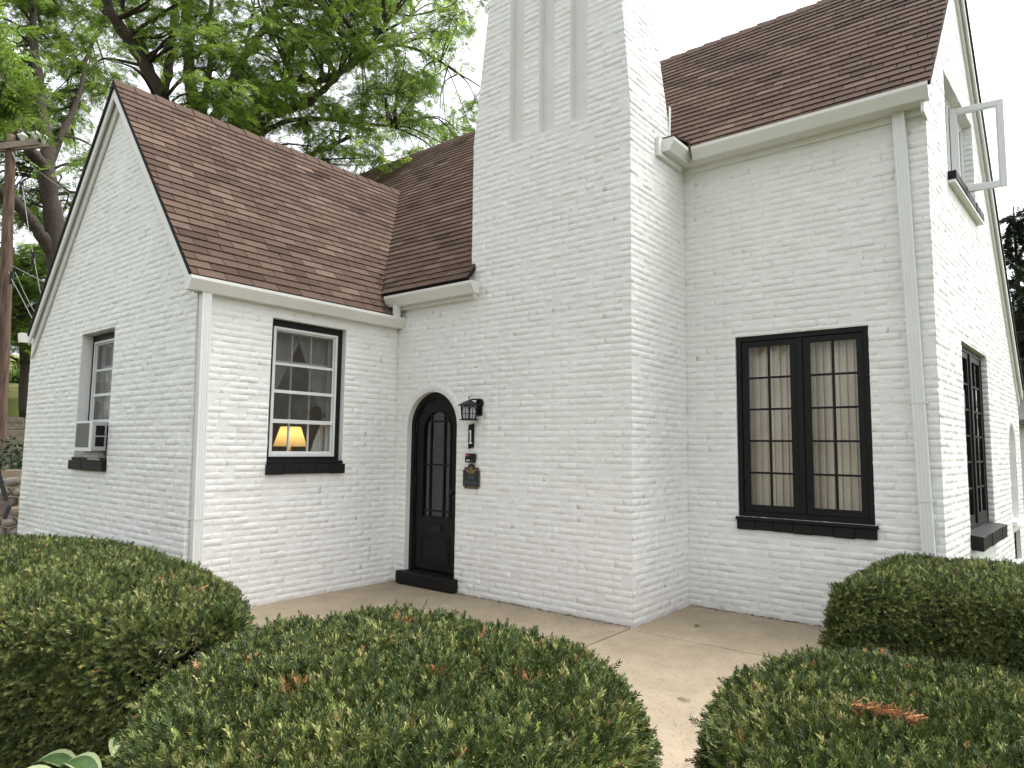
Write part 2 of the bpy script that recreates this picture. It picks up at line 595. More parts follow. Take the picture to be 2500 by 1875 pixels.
    if arch and frame is not None:
        uc, R, zs = arch[0], arch[1], arch[2]
        nA = int(math.pi * (R + .05) / .07)
        for i in range(nA):
            t0, t1 = math.pi * i / nA + .012, math.pi * (i + 1) / nA - .012
            V, fs = [], []
            for t in (t0, t1):
                for r, dd in ((R + .002, -.003), (R + .012, .0055), (R + .09, .0055), (R + .1, -.003)):
                    V.append(frame.p(uc + r * math.cos(t), zs + r * math.sin(t), dd + random.gauss(0, .0009)))
            add_loose(np.array(V), np.array([(0, 1, 5, 4), (1, 2, 6, 5), (2, 3, 7, 6)]))
    R_ = np.array([r[:4] for r in rows])
    el = np.array([bool(r[4]) and endL for r in rows])
    er = np.array([bool(r[5]) and endR for r in rows])
    keep = np.ones(len(R_), bool)
    if objs and frame is not None:
        full = (np.abs(R_[:, 1] - R_[:, 0] - (BL - JT)) < .02) & (R_[:, 3] - R_[:, 2] > BH - JT - .003) & ~el & ~er
        c = frame.p((R_[:, 0] + R_[:, 1]) / 2, (R_[:, 2] + R_[:, 3]) / 2, 0)
        x, y, zd = project(c)
        x1, y1, _ = project(frame.p(R_[:, 1], (R_[:, 2] + R_[:, 3]) / 2, 0))
        x0, y0, _ = project(frame.p(R_[:, 0], (R_[:, 2] + R_[:, 3]) / 2, 0))
        ar = np.hypot(x1 - x0, y1 - y0) * (BH * F_PX / zd)
        vis = (x > 20) & (x < 2480) & (y > 15) & full
        for i in np.nonzero(vis)[0]:
            cand.append((ar[i], frame, R_[i], wob, x[i], y[i], len(pend), i))
    pend.append([P, R_, el, er, prot, keep])
    return wob

pend = []
def add_loose(V, Q):
    global loose_n
    loose_V.append(V)
    loose_Q.append(Q + loose_n)
    loose_n += len(V)

def const(v):
    return lambda z: v + 0 * np.asarray(z, float)

# A: left gable end
EAVE_L, EAVE_R = 2.99, 3.05
def a_min(z):
    return np.maximum(XAL, -5.37 - (5.70 - np.asarray(z, float)) / 1.167)
def a_max(z):
    return np.minimum(XB, -5.37 + (5.70 - np.asarray(z, float)) / 1.21)
WA = (-6.06, -5.12, 1.42, 2.90)
wallA = lay_wall('wall', FA.p, -.05, 5.66, a_min, a_max, [WA], frame=FA, endL=True, endR=True, objs=True, off=.03)
WB = (-1.73, -.786, 1.41, 2.93)
wallB = lay_wall('wall', FB.p, -.05, 3.15, const(YA), const(0), [WB], frame=FB, endL=True, objs=True, off=.07)
DOOR = (-2.635, .41, 1.838, 0.02)
wallC = lay_wall('wall', FC.p, -.05, 3.4925, const(XB), const(0), [], frame=FC, endR=True, objs=True, arch=DOOR, off=0)
WE = (.535, 1.775, .95, 2.757)
wallE = lay_wall('wall', FE.p, -.05, 4.72, const(0), const(XF), [WE], frame=FE, endR=True, objs=True, off=.11)
wallD = lay_wall('wall', FD.p, -.05, 4.7625, const(0), const(YD), [], frame=FD, endL=True, objs=True, off=.05)
WF = (1.19, 2.77, .80, 2.72)
WU = (.93, 2.55, 4.36, 5.43)
WAr = (4.61, .34, 1.65, .73)
def f_min(z):
    return np.maximum(0, .95 - YD + (np.asarray(z, float) - 4.68) / 1.19)
def f_max(z):
    return np.minimum(5.46, 2.88 - YD + (6.98 - np.asarray(z, float)) / 1.19)
wallF = lay_wall('wall', FF.p, -.05, 6.94, f_min, f_max, [WF, WU, (4.3, 4.95, .18, .58)], frame=FF, endL=True, objs=False, arch=WAr, off=.02)
# chimney: front face with three slots, leaning right side
def c_min(z):
    return -2.04 + np.maximum(0, np.asarray(z, float) - 5.08) * .125
def c_max(z):
    return -np.maximum(0, np.asarray(z, float) - 5.0) * .085
SLOTS = [(-1.515, -1.317, 4.953, 7.75), (-1.11, -.905, 4.953, 7.75), (-.705, -.493, 4.953, 7.75)]
chim = lay_wall('chimney', FC.p, 3.4925, 8.3, c_min, c_max, SLOTS, frame=FC, endL=True, endR=True, objs=True, off=0)
def PDs(u, z, d):
    u, z, d = np.broadcast_arrays(np.asarray(u, float), np.asarray(z, float), np.asarray(d, float))
    return np.stack([d - np.maximum(0, z - 5.0) * .085, u, z], -1)
def s_max(z):
    return .86 - np.maximum(0, np.asarray(z, float) - 4.8) * .1
chs = lay_wall('chimney_side', PDs, 4.7625, 8.3, const(0), s_max, [], parent=chim, endL=True, off=.05)
mb = MB()   # hidden back and left side, top
bk = lambda z, x: (x, float(s_max(z)), z)
mb.add([bk(4, 0), bk(4, -2.04), bk(8.3, float(c_min(8.3))), bk(8.3, float(c_max(8.3)))], [(0, 1, 2, 3)])
mb.add([(-2.04, 0, 3.5), (-2.04, .94, 3.5), (float(c_min(8.3)), float(s_max(8.3)), 8.3), (float(c_min(8.3)), 0, 8.3)], [(0, 1, 2, 3)])
mb.box((float(c_min(8.3)) - .05, -.05, 8.3), (float(c_max(8.3)) + .05, .6, 8.45))
mb.build('chimney_cap', BRICKP, chim)
for k, (u0, u1, z0, z1) in enumerate(SLOTS):
    mb = MB()
    dp = .095
    nn = 12
    for a, b in (((u0, 0), (u0, -dp)), ((u0, -dp), (u1, -dp)), ((u1, -dp), (u1, 0))):
        for i in range(nn):
            za, zb = z0 + (z1 - z0) * i / nn, z0 + (z1 - z0) * (i + 1) / nn
            mb.add([FC.p(a[0], za, a[1]), FC.p(b[0], za, b[1]), FC.p(b[0], zb, b[1]), FC.p(a[0], zb, a[1])], [(0, 1, 2, 3)])
    mb.add([FC.p(u0, z0, 0), FC.p(u1, z0, 0), FC.p(u1, z0 + .012, -dp), FC.p(u0, z0 + .012, -dp)], [(0, 1, 2, 3)])
    mb.add([FC.p(u0, z1, 0), FC.p(u1, z1, 0), FC.p(u1, z1, -dp), FC.p(u0, z1, -dp)], [(0, 1, 2, 3)])
    mb.build('recessed_slot', BRICKP, chim)

# brick reveals of the two windows in the right gable (far jambs seen at a slant)
for wn, dep in ((WF, .075), (WU, .12)):
    s1 = wn[1]
    lay_wall('window_reveal', (lambda s1: lambda u, z, d: FF.p(s1 - np.asarray(d, float), z, -np.asarray(u, float)))(s1), wn[2], wn[3], const(.0), const(dep), [], off=.1, prot=.004)

# which bricks become objects: the largest 300 in the picture, evenly shared data
cand.sort(key=lambda c: -c[0])
sel = [c for c in cand if not (c[5] > 1480 and c[4] < 620) and not (c[4] > 2000 and c[5] > 1330)][:300]
variants = []
for k in range(14):
    u, z, d = brick_grid([(-(BL - JT) / 2, (BL - JT) / 2, -(BH - JT) / 2, (BH - JT) / 2)])
    me = np_mesh('brick', np.stack([u[0], z[0], d[0]], -1), _Q)
    me.materials.append(BRICKP)
    variants.append(me)
for i, (ar, fr, r, wob, x, y, pi, ri) in enumerate(sel):
    pend[pi][5][ri] = False
    o = bpy.data.objects.new('brick', random.choice(variants))
    C.objects.link(o)
    o.parent = wob
    c = fr.p((r[0] + r[1]) / 2, (r[2] + r[3]) / 2, random.gauss(0, .0015))
    sx = (r[1] - r[0]) / (BL - JT)
    rot = Matrix((fr.eu * sx, fr.Z, fr.n)).transposed().to_4x4()
    o.matrix_basis = Matrix.Translation(c) @ rot @ Matrix.Rotation(random.gauss(0, .006), 4, 'Z')
for P, R_, el, er, prot, keep in pend:
    if keep.any():
        u, z, d = brick_grid(R_[keep], el[keep], er[keep], prot=prot)
        V = P(u.ravel(), z.ravel(), d.ravel())
        n = int(keep.sum())
        add_loose(V, (np.arange(n)[:, None, None] * 24 + _Q[None]).reshape(-1, 4))
quadsV, quadsQ = np.concatenate(loose_V), np.concatenate(loose_Q)
tag(link('brickwork', np_mesh('brickwork', quadsV, quadsQ), BRICKP, house, False), kind='stuff')

# reveal linings of plain openings
def lining(fr, u0, u1, z0, z1, dep, m, name='window_reveal', sides='lrtb'):
    mb = MB()
    q = {'l': [(u0, z0, 0), (u0, z0, -dep), (u0, z1, -dep), (u0, z1, 0)], 'r': [(u1, z0, 0), (u1, z0, -dep), (u1, z1, -dep), (u1, z1, 0)],
         't': [(u0, z1, 0), (u0, z1, -dep), (u1, z1, -dep), (u1, z1, 0)], 'b': [(u0, z0, 0), (u0, z0, -dep), (u1, z0, -dep), (u1, z0, 0)]}
    for s in sides:
        mb.add([fr.p(*a) for a in q[s]], [(0, 1, 2, 3)])
    return mb.build(name, m, house)
lining(FA, *WA, .14, BRICKP)
lining(FB, *WB, .11, BRICKP)
lining(FE, *WE, .08, BRICKP)
lining(FF, *WF, .11, BRICKP, sides='ltb')
lining(FF, *WU, .13, BRICKP, sides='ltb')
lining(FF, 4.3, 4.95, .18, .58, .1, BRICKP)

# ------------------------------------------------------------------ roofs
shing_all = []   # (plane, polygon corners uv, tone)
def clip(poly, planes):
    for a, b, c in planes:       # keep a*u+b*s+c>=0
        out = []
        for i in range(len(poly)):
            p, q = poly[i], poly[(i + 1) % len(poly)]
            fp, fq = a * p[0] + b * p[1] + c, a * q[0] + b * q[1] + c
            if fp >= 0:
                out.append(p)
            if fp * fq < 0:
                t = fp / (fp - fq)
                out.append((p[0] + t * (q[0] - p[0]), p[1] + t * (q[1] - p[1])))
        poly = out
        if len(poly) < 3:
            return []
    return poly
def convex_planes(pts):
    """half planes of a counter-clockwise convex polygon"""
    pl = []
    for i in range(len(pts)):
        (x0, y0), (x1, y1) = pts[i], pts[(i + 1) % len(pts)]
        pl.append((-(y1 - y0), (x1 - x0), (y1 - y0) * x0 - (x1 - x0) * y0))
    return pl
EXP, TABW = .118, .285
TONES = np.linspace(.05, .95, 9)
class Roof:
    def __init__(s, name, o, eu, es, polys, parent=None):
        s.o, s.eu, s.es = np.array(o, float), np.array(eu, float), np.array(es, float)
        s.n = np.cross(s.eu, s.es)
        s.tabs = []
        mb = MB()
        for poly in polys:
            mb.prism([s.p(u, t, -.004) for u, t in poly], s.n * -.03)
        s.ob = mb.build(name, ROOFB, house)
        s.polys = polys
    def p(s, u, t, h):
        return s.o + u * s.eu + t * s.es + h * s.n
    def lay(s, seed, dark=None):
        rs = random.Random(seed)
        for poly in s.polys:
            pl = convex_planes(poly)
            u0, u1 = min(p[0] for p in poly), max(p[0] for p in poly)
            t0, t1 = min(p[1] for p in poly), max(p[1] for p in poly)
            for k in range(math.floor(t0 / EXP), math.ceil(t1 / EXP)):
                r2 = random.Random(seed * 1000 + k)
                sh = k * TABW * .5 + (k % 7) * .022 + r2.uniform(-.006, .006)
                row_tone = r2.gauss(0, .05)
                for j in range(math.floor((u0 - sh) / TABW) - 1, math.ceil((u1 - sh) / TABW) + 1):
                    r3 = random.Random(seed * 100000 + k * 997 + j)
                    a, b = sh + j * TABW + .0036, sh + (j + 1) * TABW - .0036
                    e0, e1 = r3.uniform(-.003, .003), r3.uniform(-.003, .003)
                    q = [(a, k * EXP + e0), (b, k * EXP + e1), (b, (k + 1) * EXP + .022), (a, (k + 1) * EXP + .022)]
                    c = clip(q, pl)
                    if len(c) >= 3:
                        tone = .5 + row_tone + r3.gauss(0, .16)
                        if r3.random() < .12:
                            tone += r3.choice([-.2, .17])
                        s.tabs.append((k, c, min(max(tone, 0), 1), len(c) == 4 and c == q))
        return s
def tab_geo(c, k, P):
    n = len(c)
    V = []
    for u, t in c:
        h = .0175 - .0150 * min(max((t - k * EXP) / EXP, 0), 1)
        V.append((u, t, h))
    for u, t in c:
        V.append((u, t, max(.0175 - .0150 * min(max((t - k * EXP) / EXP, 0), 1) - .009, .0005)))
    return V, [tuple(range(n))] + [(i, n + i, n + (i + 1) % n, (i + 1) % n) for i in range(n)]
SL = 1.19
cs = 1 / math.hypot(1, SL)
sn = SL * cs
E0, Z0 = -.15, 4.75 + SL * (-.15 - .92)     # eave line over the door; same plane carries on up to the ridge
def zmain(y):
    return Z0 + SL * (y - E0)
YR = 2.88
ZR = zmain(YR)
T = lambda y: (y - E0) / cs
XL, ZL, SLE, SLW = -5.37, 5.83, 1.21, 1.167
yv = E0 + (ZL - Z0) / SL                     # where the left ridge dies into the main slope
xv = XL + (ZL - Z0) / SLE
main = Roof('roof', (0, E0, Z0), (1, 0, 0), (0, cs, sn), [
    [(xv, 0), (-1.98, 0), (-1.98, T(YR)), (XL, T(YR)), (XL, T(yv))],
    [(-7.9, T(yv)), (XL, T(yv)), (XL, T(YR)), (-7.9, T(YR))],
    [(-1.98, T(.95)), (2.375, T(.95)), (2.47, T(YR)), (-1.98, T(YR))]])
main.lay(3)
ce = 1 / math.hypot(1, SLE)
XE = -3.19
ZE_ = ZL - SLE * (XE - XL)
te = lambda x: (XE - x) / ce
left = Roof('roof', (XE, 0, ZE_), (0, 1, 0), (-ce, 0, SLE * ce), [
    [(-2.636, 0), (-.02, 0), (-.02, te(XL)), (-2.636, te(XL))],
    [(-.02, te(XL + (ZL - zmain(-.02)) / SLE)), (yv, te(XL)), (-.02, te(XL))]])
left.lay(5)
# rear slopes, plain (never faced from here)
mb = MB()
xe2 = -7.709
mb.prism([(XL, -2.636, ZL), (XL, 3, ZL), (xe2, 3, ZL - SLW * (XL - xe2)), (xe2, -2.636, ZL - SLW * (XL - xe2))], (-.02, 0, -.03))
mb.build('roof', SHING, house)
# black shingle edge seen along the left rake
mb = MB()
yE2 = 6.66
zb2 = ZR - SL * (yE2 - YR)
xr2 = 2.675
mb.prism([(-7.9, YR, ZR), (2.47, YR, ZR), (xr2, yE2, zb2), (-7.9, yE2, zb2)], (0, .02, -.035))
mb.build('roof', ROOFB, house)
# choose the tabs that show largest
tabs = []
for R0 in (main, left):
    for tb in R0.tabs:
        c = np.array(tb[1])
        m = c.mean(0)
        x, y, zd = project(R0.p(m[0], m[1], .01))
        view = CAM - R0.p(m[0], m[1], 0)
        cosv = (view @ R0.n) / np.linalg.norm(view)
        on = 5 < x < 2495 and 5 < y < 1870 and cosv > 0
        if R0 is main and -2.2 < m[0] < .25 and m[1] > T(.3):
            on = False
        tabs.append((cosv / zd ** 2 if (on and tb[3]) else -1, R0, tb))
tabs.sort(key=lambda t: -t[0])
var = {}
for i, (w_, R0, tb) in enumerate(tabs[:300]):
    ti = int(np.argmin(abs(TONES - tb[2])))
    k, c = tb[0], tb[1]
    if ti not in var:
        V, Fc = tab_geo([(0, 0), (TABW - .0072, 0), (TABW - .0072, EXP + .022), (0, EXP + .022)], 0, None)
        me = bpy.data.meshes.new('shingle')
        me.from_pydata(V, [], Fc)
        a = me.attributes.new('tone', 'FLOAT', 'FACE')
        a.data.foreach_set('value', np.full(len(Fc), TONES[ti]))
        me.materials.append(SHING)
        var[ti] = me
    o = bpy.data.objects.new('shingle', var[ti])
    C.objects.link(o)
    o.parent = R0.ob
    rot = Matrix((R0.eu, R0.es, R0.n)).transposed().to_4x4()
    o.matrix_basis = Matrix.Translation(R0.p(c[0][0], k * EXP, random.gauss(0, .0007))) @ rot @ Matrix.Rotation(random.gauss(0, .006), 4, 'Z')
V_, F_, T_ = [], [], []
for w_, R0, tb in tabs[300:]:
    V, Fc = tab_geo(tb[1], tb[0], None)
    k = len(V_)
    V_ += [R0.p(u, t, h) for u, t, h in V]
    F_ += [tuple(i + k for i in f) for f in Fc]
    T_ += [tb[2]] * len(Fc)
me = bpy.data.meshes.new('shingles')
me.from_pydata([tuple(v) for v in V_], [], F_)
a = me.attributes.new('tone', 'FLOAT', 'FACE')
a.data.foreach_set('value', np.array(T_, np.float32))
tag(link('shingles', me, SHING, house, fixn=False), kind='stuff')
# ridge caps
def ridge_caps(p0, p1, down_a, down_b, parent, n):
    p0, p1 = np.array(p0, float), np.array(p1, float)
    d = (p1 - p0)
    L = np.linalg.norm(d)
    d /= L
    da, db = np.array(down_a), np.array(down_b)
    for i in range(n):
        a, b = p0 + d * L * i / n, p0 + d * (L * (i + 1) / n + .04)
        la, lb = .020 + random.uniform(0, .003), .006
        vs = []
        for q, lift in ((a, la), (b, lb)):
            up = np.array([0, 0, lift * 1.3])
            vs += [q + da * .13 + up, q + up + np.array([0, 0, .012]), q + db * .13 + up]
        vs += [v - np.array([0, 0, .012]) for v in vs]
        MB().add(vs, [(0, 1, 4, 3), (1, 2, 5, 4), (6, 9, 10, 7), (7, 10, 11, 8), (0, 6, 7, 1), (1, 7, 8, 2), (3, 4, 10, 9), (4, 5, 11, 10), (0, 3, 9, 6), (2, 8, 11, 5)]).build('ridge_cap', RIDGE, parent)
nl = np.array([ce, 0, -SLE * ce])
ridge_caps((XL, -2.64, ZL + .004), (XL, yv + .02, ZL + .004), nl, nl * [-1, 1, 1], left.ob, 19)
nm = np.array([0, -cs, -sn])
ridge_caps((-7.8, YR, ZR + .004), (2.47, YR, ZR + .004), nm, nm * [1, -1, 1], main.ob, 42)

# ------------------------------------------------------------------ eaves: gutters, fascias, rake boards
GP = [(0, 0), (.075, 0), (.082, .012), (.092, .030), (.118, .075), (.130, .098), (.130, .128), (.122, .128), (.122, .102), (.083, .035), (.070, .010), (.006, .008), (.006, .128), (0, .128)]
def gutter(org, along, out, L, name='gutter', ends=(1, 1)):
    """K-style profile run along 'along' from org (back, bottom)"""
    org, al, ou = np.array(org, float), np.array(along, float), np.array(out, float)
    mb = MB()
    n = len(GP)
    prof = lambda t: [org + al * t + ou * a + np.array([0, 0, b]) for a, b in GP]
    vs = prof(0) + prof(L)
    mb.add(vs, [(i, (i + 1) % n, n + (i + 1) % n, n + i) for i in range(n)])
    g = mb.build(name, GUTTER, house)
    for e, t in zip(ends, (0, L)):
        if e:
            s_ = -1 if t == 0 else 1
            m2 = MB()
            out_ = [GP[0], GP[1], GP[2], GP[3], GP[4], GP[5], GP[6], GP[-1]]
            m2.prism([org + al * (t + s_ * .001) + ou * (a + (.003 if a > .05 else 0)) + np.array([0, 0, b + (.002 if b > .1 else -.001)]) for a, b in out_], al * s_ * .004)
            m2.build('gutter_end_cap', GUTTER, g)
    return g
gB = gutter((XB + .015, -2.668, 3.045), (0, 1, 0), (1, 0, 0), 2.66)
gC = gutter((-3.30, -.07, 3.305), (1, 0, 0), (0, -1, 0), 1.43)
gE = gutter((.20, 1.06, 4.657), (1, 0, 0), (0, -1, 0), 2.152, ends=(0, 1))
gR = gutter((.04, .60, 4.657), (0, 1, 0), (1, 0, 0), .46, ends=(1, 0))
# straps / seams on E gutter
for x in (.32,):
    mb = MB()
    pr = [(0.001, -.002), (.076, -.002), (.084, .010), (.094, .028), (.120, .073), (.1325, .097), (.1325, .1295)]
    mb.prism([(x, 1.06 - a, 4.657 + b) for a, b in pr] + [(x, 1.06 - a + .004, 4.657 + b + .003) for a, b in pr[::-1]], (.012, 0, 0))
    mb.build('gutter_strap', GUTTER, gE)
# gutter on the far left eave
gL = gutter((XAL - .02 + .01, -2.66, 2.96), (0, 1, 0), (-1, 0, 0), 4.0)
# fascias
mb = MB()
mb.box((XB - .01, -2.60, 3.035), (XB + .014, -.02, 3.20))
mb.build('fascia', TRIM, house)
mb = MB()
mb.box((-3.24, -.069, 3.27), (-1.955, .006, 3.45))
mb.build('fascia', TRIM, house)
mb = MB()
mb.box((-.002, 1.061, 4.66), (XF - .004, 1.19, 4.80))
mb.box((.0, 1.165, 4.60), (XF - .003, 1.1985, 4.66))
mb.box((XF - .012, 1.02, 4.56), (XF + .012, 1.24, 4.72))
mb.build('fascia', TRIM, house)
mb = MB()
mb.box((.004, .52, 4.60), (.039, 1.06, 4.80))
mb.build('fascia', TRIM, house)
# little dark flashing step between chimney and roof
mb = MB()
mb.prism([(.0, .62, 4.80), (.16, .64, 4.80), (.16, 1.04, 4.86), (.0, 1.1, 4.96)], (0, 0, .02))
mb.build('flashing', ROOFB, house)
mb = MB()
mb.prism([(.004, .80, 4.72), (.004, .84, 4.72), (.004, .87, 5.25), (.004, .83, 5.25)], (.006, 0, 0))
mb.prism([(-2.046, -.03, 3.5), (-2.046, .03, 3.5), (-2.046, .2, 3.78), (-2.046, .12, 3.80)], (-.008, 0, 0))
mb.build('flashing', TRIM, house)
# outlet box under C gutter dropping into B gutter
mb = MB()
mb.box((-3.19, -.155, 3.15), (-3.12, -.09, 3.31))
mb.build('gutter_outlet', GUTTER, house)
# rake boards of the left gable (outer fascia, soffit, frieze)
def rake(x0, z0, x1, z1, y0, y1, drop0, drop1, m=TRIM, name='rake_board'):
    """board whose top edge follows (x0,z0)-(x1,z1), hanging from drop0 to drop1, between y0 and y1"""
    mb = MB()
    q = [(x0, z0 - drop0), (x1, z1 - drop0), (x1, z1 - drop1), (x0, z0 - drop1)]
    mb.prism([(x, y0, z) for x, z in q], (0, y1 - y0, 0))
    return mb.build(name, m, house)
zr = lambda x: ZL - SLE * (x - XL)
zl = lambda x: ZL - SLW * (XL - x)
rake(XL, ZL, XE - .01, zr(XE - .01), -2.622, -2.600, .045, .20)
rake(XL, ZL, -3.30, zr(-3.30), -2.600, -2.545, .046, .10, name='soffit')
rake(XL, ZL, -3.30, zr(-3.30), -2.566, -2.545, .10, .27, name='frieze_board')
rake(xe2, zl(xe2), XL, ZL, -2.622, -2.600, .045, .19)
rake(xe2, zl(xe2), XL, ZL, -2.600, -2.545, .046, .10, name='soffit')
rake(xe2 - .05, zl(xe2 - .05), XL, ZL, -2.568, -2.545, .10, .31, name='frieze_board')
rake(xe2, zl(xe2), XL, ZL, -2.640, -2.622, .0, .075, m=ROOFB, name='shingle_edge')
rake(XL, ZL, XE, zr(XE), -2.640, -2.622, .0, .05, m=ROOFB, name='shingle_edge')
# rake of the right gable, far slope: stepped boards under the roof edge
def frake(o0, o1, d0, d1, m, name):
    pts = []
    A = np.array([2.47, YR, ZR])
    B = np.array([xr2, yE2, zb2])
    q = []
    for P0 in (A, B):
        q.append((P0, ))
    mb = MB()
    mb.hexa([A + [-o1, 0, -d1], A + [-o0, 0, -d1], B + [-o0, 0, -d1], B + [-o1, 0, -d1], A + [-o1, 0, -d0], A + [-o0, 0, -d0], B + [-o0, 0, -d0], B + [-o1, 0, -d0]])
    return mb.build(name, m, house)
frake(-.012, .004, -.02, .07, ROOFB, 'shingle_edge')
frake(.004, .022, .04, .20, TRIM, 'rake_board')
frake(.022, .060, .041, .15, TRIM, 'soffit')
frake(.045, .075, .15, .30, TRIM, 'frieze_board')

# downspouts, fluted face
def downspout(fr, u0, w, z0, z1, lean, straps, dbase=.012, proj=.075):
    mb = MB()
    n = 9
    prof = []
    for i in range(n):
        t = i / (n - 1)
        prof.append((t * w, dbase + proj - (.005 if (i % 2 == 0 and 0 < i < n - 1) else 0)))
    prof = [(0, dbase)] + prof + [(w, dbase)]
    lo = [fr.p(u0 + lean + a, z0, d) for a, d in prof]
    hi = [fr.p(u0 + a, z1, d) for a, d in prof]
    m = len(prof)
    mb.add(lo + hi, [(i, (i + 1) % m, m + (i + 1) % m, m + i) for i in range(m)] + [tuple(range(m)), tuple(range(m, 2 * m))])
    o = mb.build('downspout', DOWN, house)
    for z in straps:
        l_ = lean * (z1 - z) / (z1 - z0)
        s_ = MB()
        fr.box(s_, u0 + l_ - .03, u0 + l_ - .001, z, z + .028, .009, .014)
        fr.box(s_, u0 + l_ + w + .001, u0 + l_ + w + .03, z, z + .028, .009, .014)
        fr.box(s_, u0 + l_ - .003, u0 + l_ + w + .003, z + .004, z + .024, dbase + proj + .0005, dbase + proj + .003)
        fr.box(s_, u0 + l_ - .004, u0 + l_ - .001, z + .004, z + .024, .01, dbase + proj + .003)
        fr.box(s_, u0 + l_ + w + .001, u0 + l_ + w + .004, z + .004, z + .024, .01, dbase + proj + .003)
        s_.build('downspout_strap', DOWN, o)
    return o
downspout(FB, -2.528, .092, .02, 3.05, .045, [.9], dbase=.014, proj=.07)
downspout(FE, 2.048, .098, .02, 4.665, .105, [1.18, 2.02], dbase=.014, proj=.075)

# ------------------------------------------------------------------ interiors
def room(lo, hi, m, open_faces=''):
    x0, y0, z0 = lo
    x1, y1, z1 = hi
    mb = MB()
    q = {'b': [(x0, y0, z0), (x1, y0, z0), (x1, y1, z0), (x0, y1, z0)], 't': [(x0, y0, z1), (x1, y0, z1), (x1, y1, z1), (x0, y1, z1)],
         'w': [(x0, y0, z0), (x0, y1, z0), (x0, y1, z1), (x0, y0, z1)], 'e': [(x1, y0, z0), (x1, y1, z0), (x1, y1, z1), (x1, y0, z1)],
         's': [(x0, y0, z0), (x1, y0, z0), (x1, y0, z1), (x0, y0, z1)], 'n': [(x0, y1, z0), (x1, y1, z0), (x1, y1, z1), (x0, y1, z1)]}
    for k, f in q.items():
        if k not in open_faces:
            mb.add(f, [(0, 1, 2, 3)])
    return mb.build('room_shell', m, house)
room((-7.5, YA + .16, .1), (XB - .16, -.12, 2.96), ROOMW, 'es')
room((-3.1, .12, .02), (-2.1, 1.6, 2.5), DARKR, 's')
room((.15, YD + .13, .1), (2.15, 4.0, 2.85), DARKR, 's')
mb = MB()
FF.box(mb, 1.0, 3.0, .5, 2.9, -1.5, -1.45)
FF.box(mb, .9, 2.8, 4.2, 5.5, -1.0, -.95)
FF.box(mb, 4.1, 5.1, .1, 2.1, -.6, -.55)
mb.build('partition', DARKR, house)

# ------------------------------------------------------------------ windows
def muntin_grid(fr, u0, u1, z0, z1, nu, nz, d0, d1, w, m, par, us=None, zs=None):
    for i in range(1, nu):
        u = u0 + (u1 - u0) * i / nu if us is None else us[i - 1]
        mb = MB()
        fr.box(mb, u - w / 2, u + w / 2, z0, z1, d0, d1)
        mb.build('muntin', m, par)
    for j in range(1, nz):
        z = z0 + (z1 - z0) * j / nz if zs is None else zs[j - 1]
        mb = MB()
        fr.box(mb, u0, u1, z - w / 2, z + w / 2, d0 - .0015, d1 + .0015)
        mb.build('muntin', m, par)

def wire_window(name, parts_parent=house):
    o = bpy.data.objects.new(name, None)
    C.objects.link(o)
    o.parent = parts_parent
    o.empty_display_size = .1
    return o
# E: black double casement, 2 x 5 panes a leaf
win = wire_window('window')
u0, u1, z0, z1 = WE
mb = MB()
FE.ring(mb, u0 + .004, u1 - .004, z0, z1 - .004, -.075, -.018, .046, .046, .05)
FE.box(mb, (u0 + u1) / 2 - .029, (u0 + u1) / 2 + .029, z0 + .05, z1 - .05, -.072, -.022)
mb.build('frame', BLACK, win, bevel=.004)
um = (u0 + u1) / 2
for a, b in ((u0 + .052, um - .031), (um + .031, u1 - .052)):
    mb = MB()
    FE.ring(mb, a, b, z0 + .052, z1 - .052, -.068, -.034, .062, .058, .066)
    mb.build('sash', BLACK, win, bevel=.003)
    ga, gb, gz0, gz1 = a + .062, b - .062, z0 + .118, z1 - .11
    mu = .020
    for i in range(1, 2):
        mb = MB()
        FE.box(mb, (ga + gb) / 2 - mu / 2, (ga + gb) / 2 + mu / 2, gz0, gz1, -.064, -.04)
        mb.build('muntin', BLACK, win)
    for j in range(1, 5):
        z = gz0 + (gz1 - gz0) * j / 5
        mb = MB()
        FE.box(mb, ga, gb, z - mu / 2, z + mu / 2, -.0625, -.0385)
        mb.build('muntin', BLACK, win)
    for i in range(2):
        for j in range(5):
            pa = ga + (gb - ga) * i / 2 + (.0085 if i else 0)
            pb = ga + (gb - ga) * (i + 1) / 2 - (0 if i else .0085)
            za = gz0 + (gz1 - gz0) * j / 5 + (.0085 if j else 0)
            zb = gz0 + (gz1 - gz0) * (j + 1) / 5 - (.0085 if j < 4 else 0)
            t = random.gauss(0, .0012)
            mb = MB()
            mb.add([FE.p(pa, za, -.052 + t), FE.p(pb, za, -.052 - t), FE.p(pb, zb, -.052 + t), FE.p(pa, zb, -.052 - t)], [(0, 1, 2, 3)])
            mb.build('pane', GLASS, win)
for z in (1.25, 2.4):
    mb = MB()
    for u in (u0 + .05, u1 - .05):
        FE.box(mb, u - .008, u + .008, z, z + .07, -.034, -.012)
    mb.build('hinge', BLACK, win)
mb = MB()
FE.box(mb, u0 - .012, u1 + .030, z0 - .032, z0 - .0005, -.06, .050)
mb.build('sill', BLACK, win, bevel=.006)
nb = 7
for i in range(nb):
    a, b = u0 - .006 + (u1 - u0 + .022) * i / nb, u0 - .006 + (u1 - u0 + .022) * (i + 1) / nb
    mb = MB()
    FE.box(mb, a + .0012, b - .0012, z0 - .128 + random.gauss(0, .003), z0 - .034, -.03, .034 + random.gauss(0, .0025))
    mb.build('sill_brick', BLACKB, win, bevel=.005)

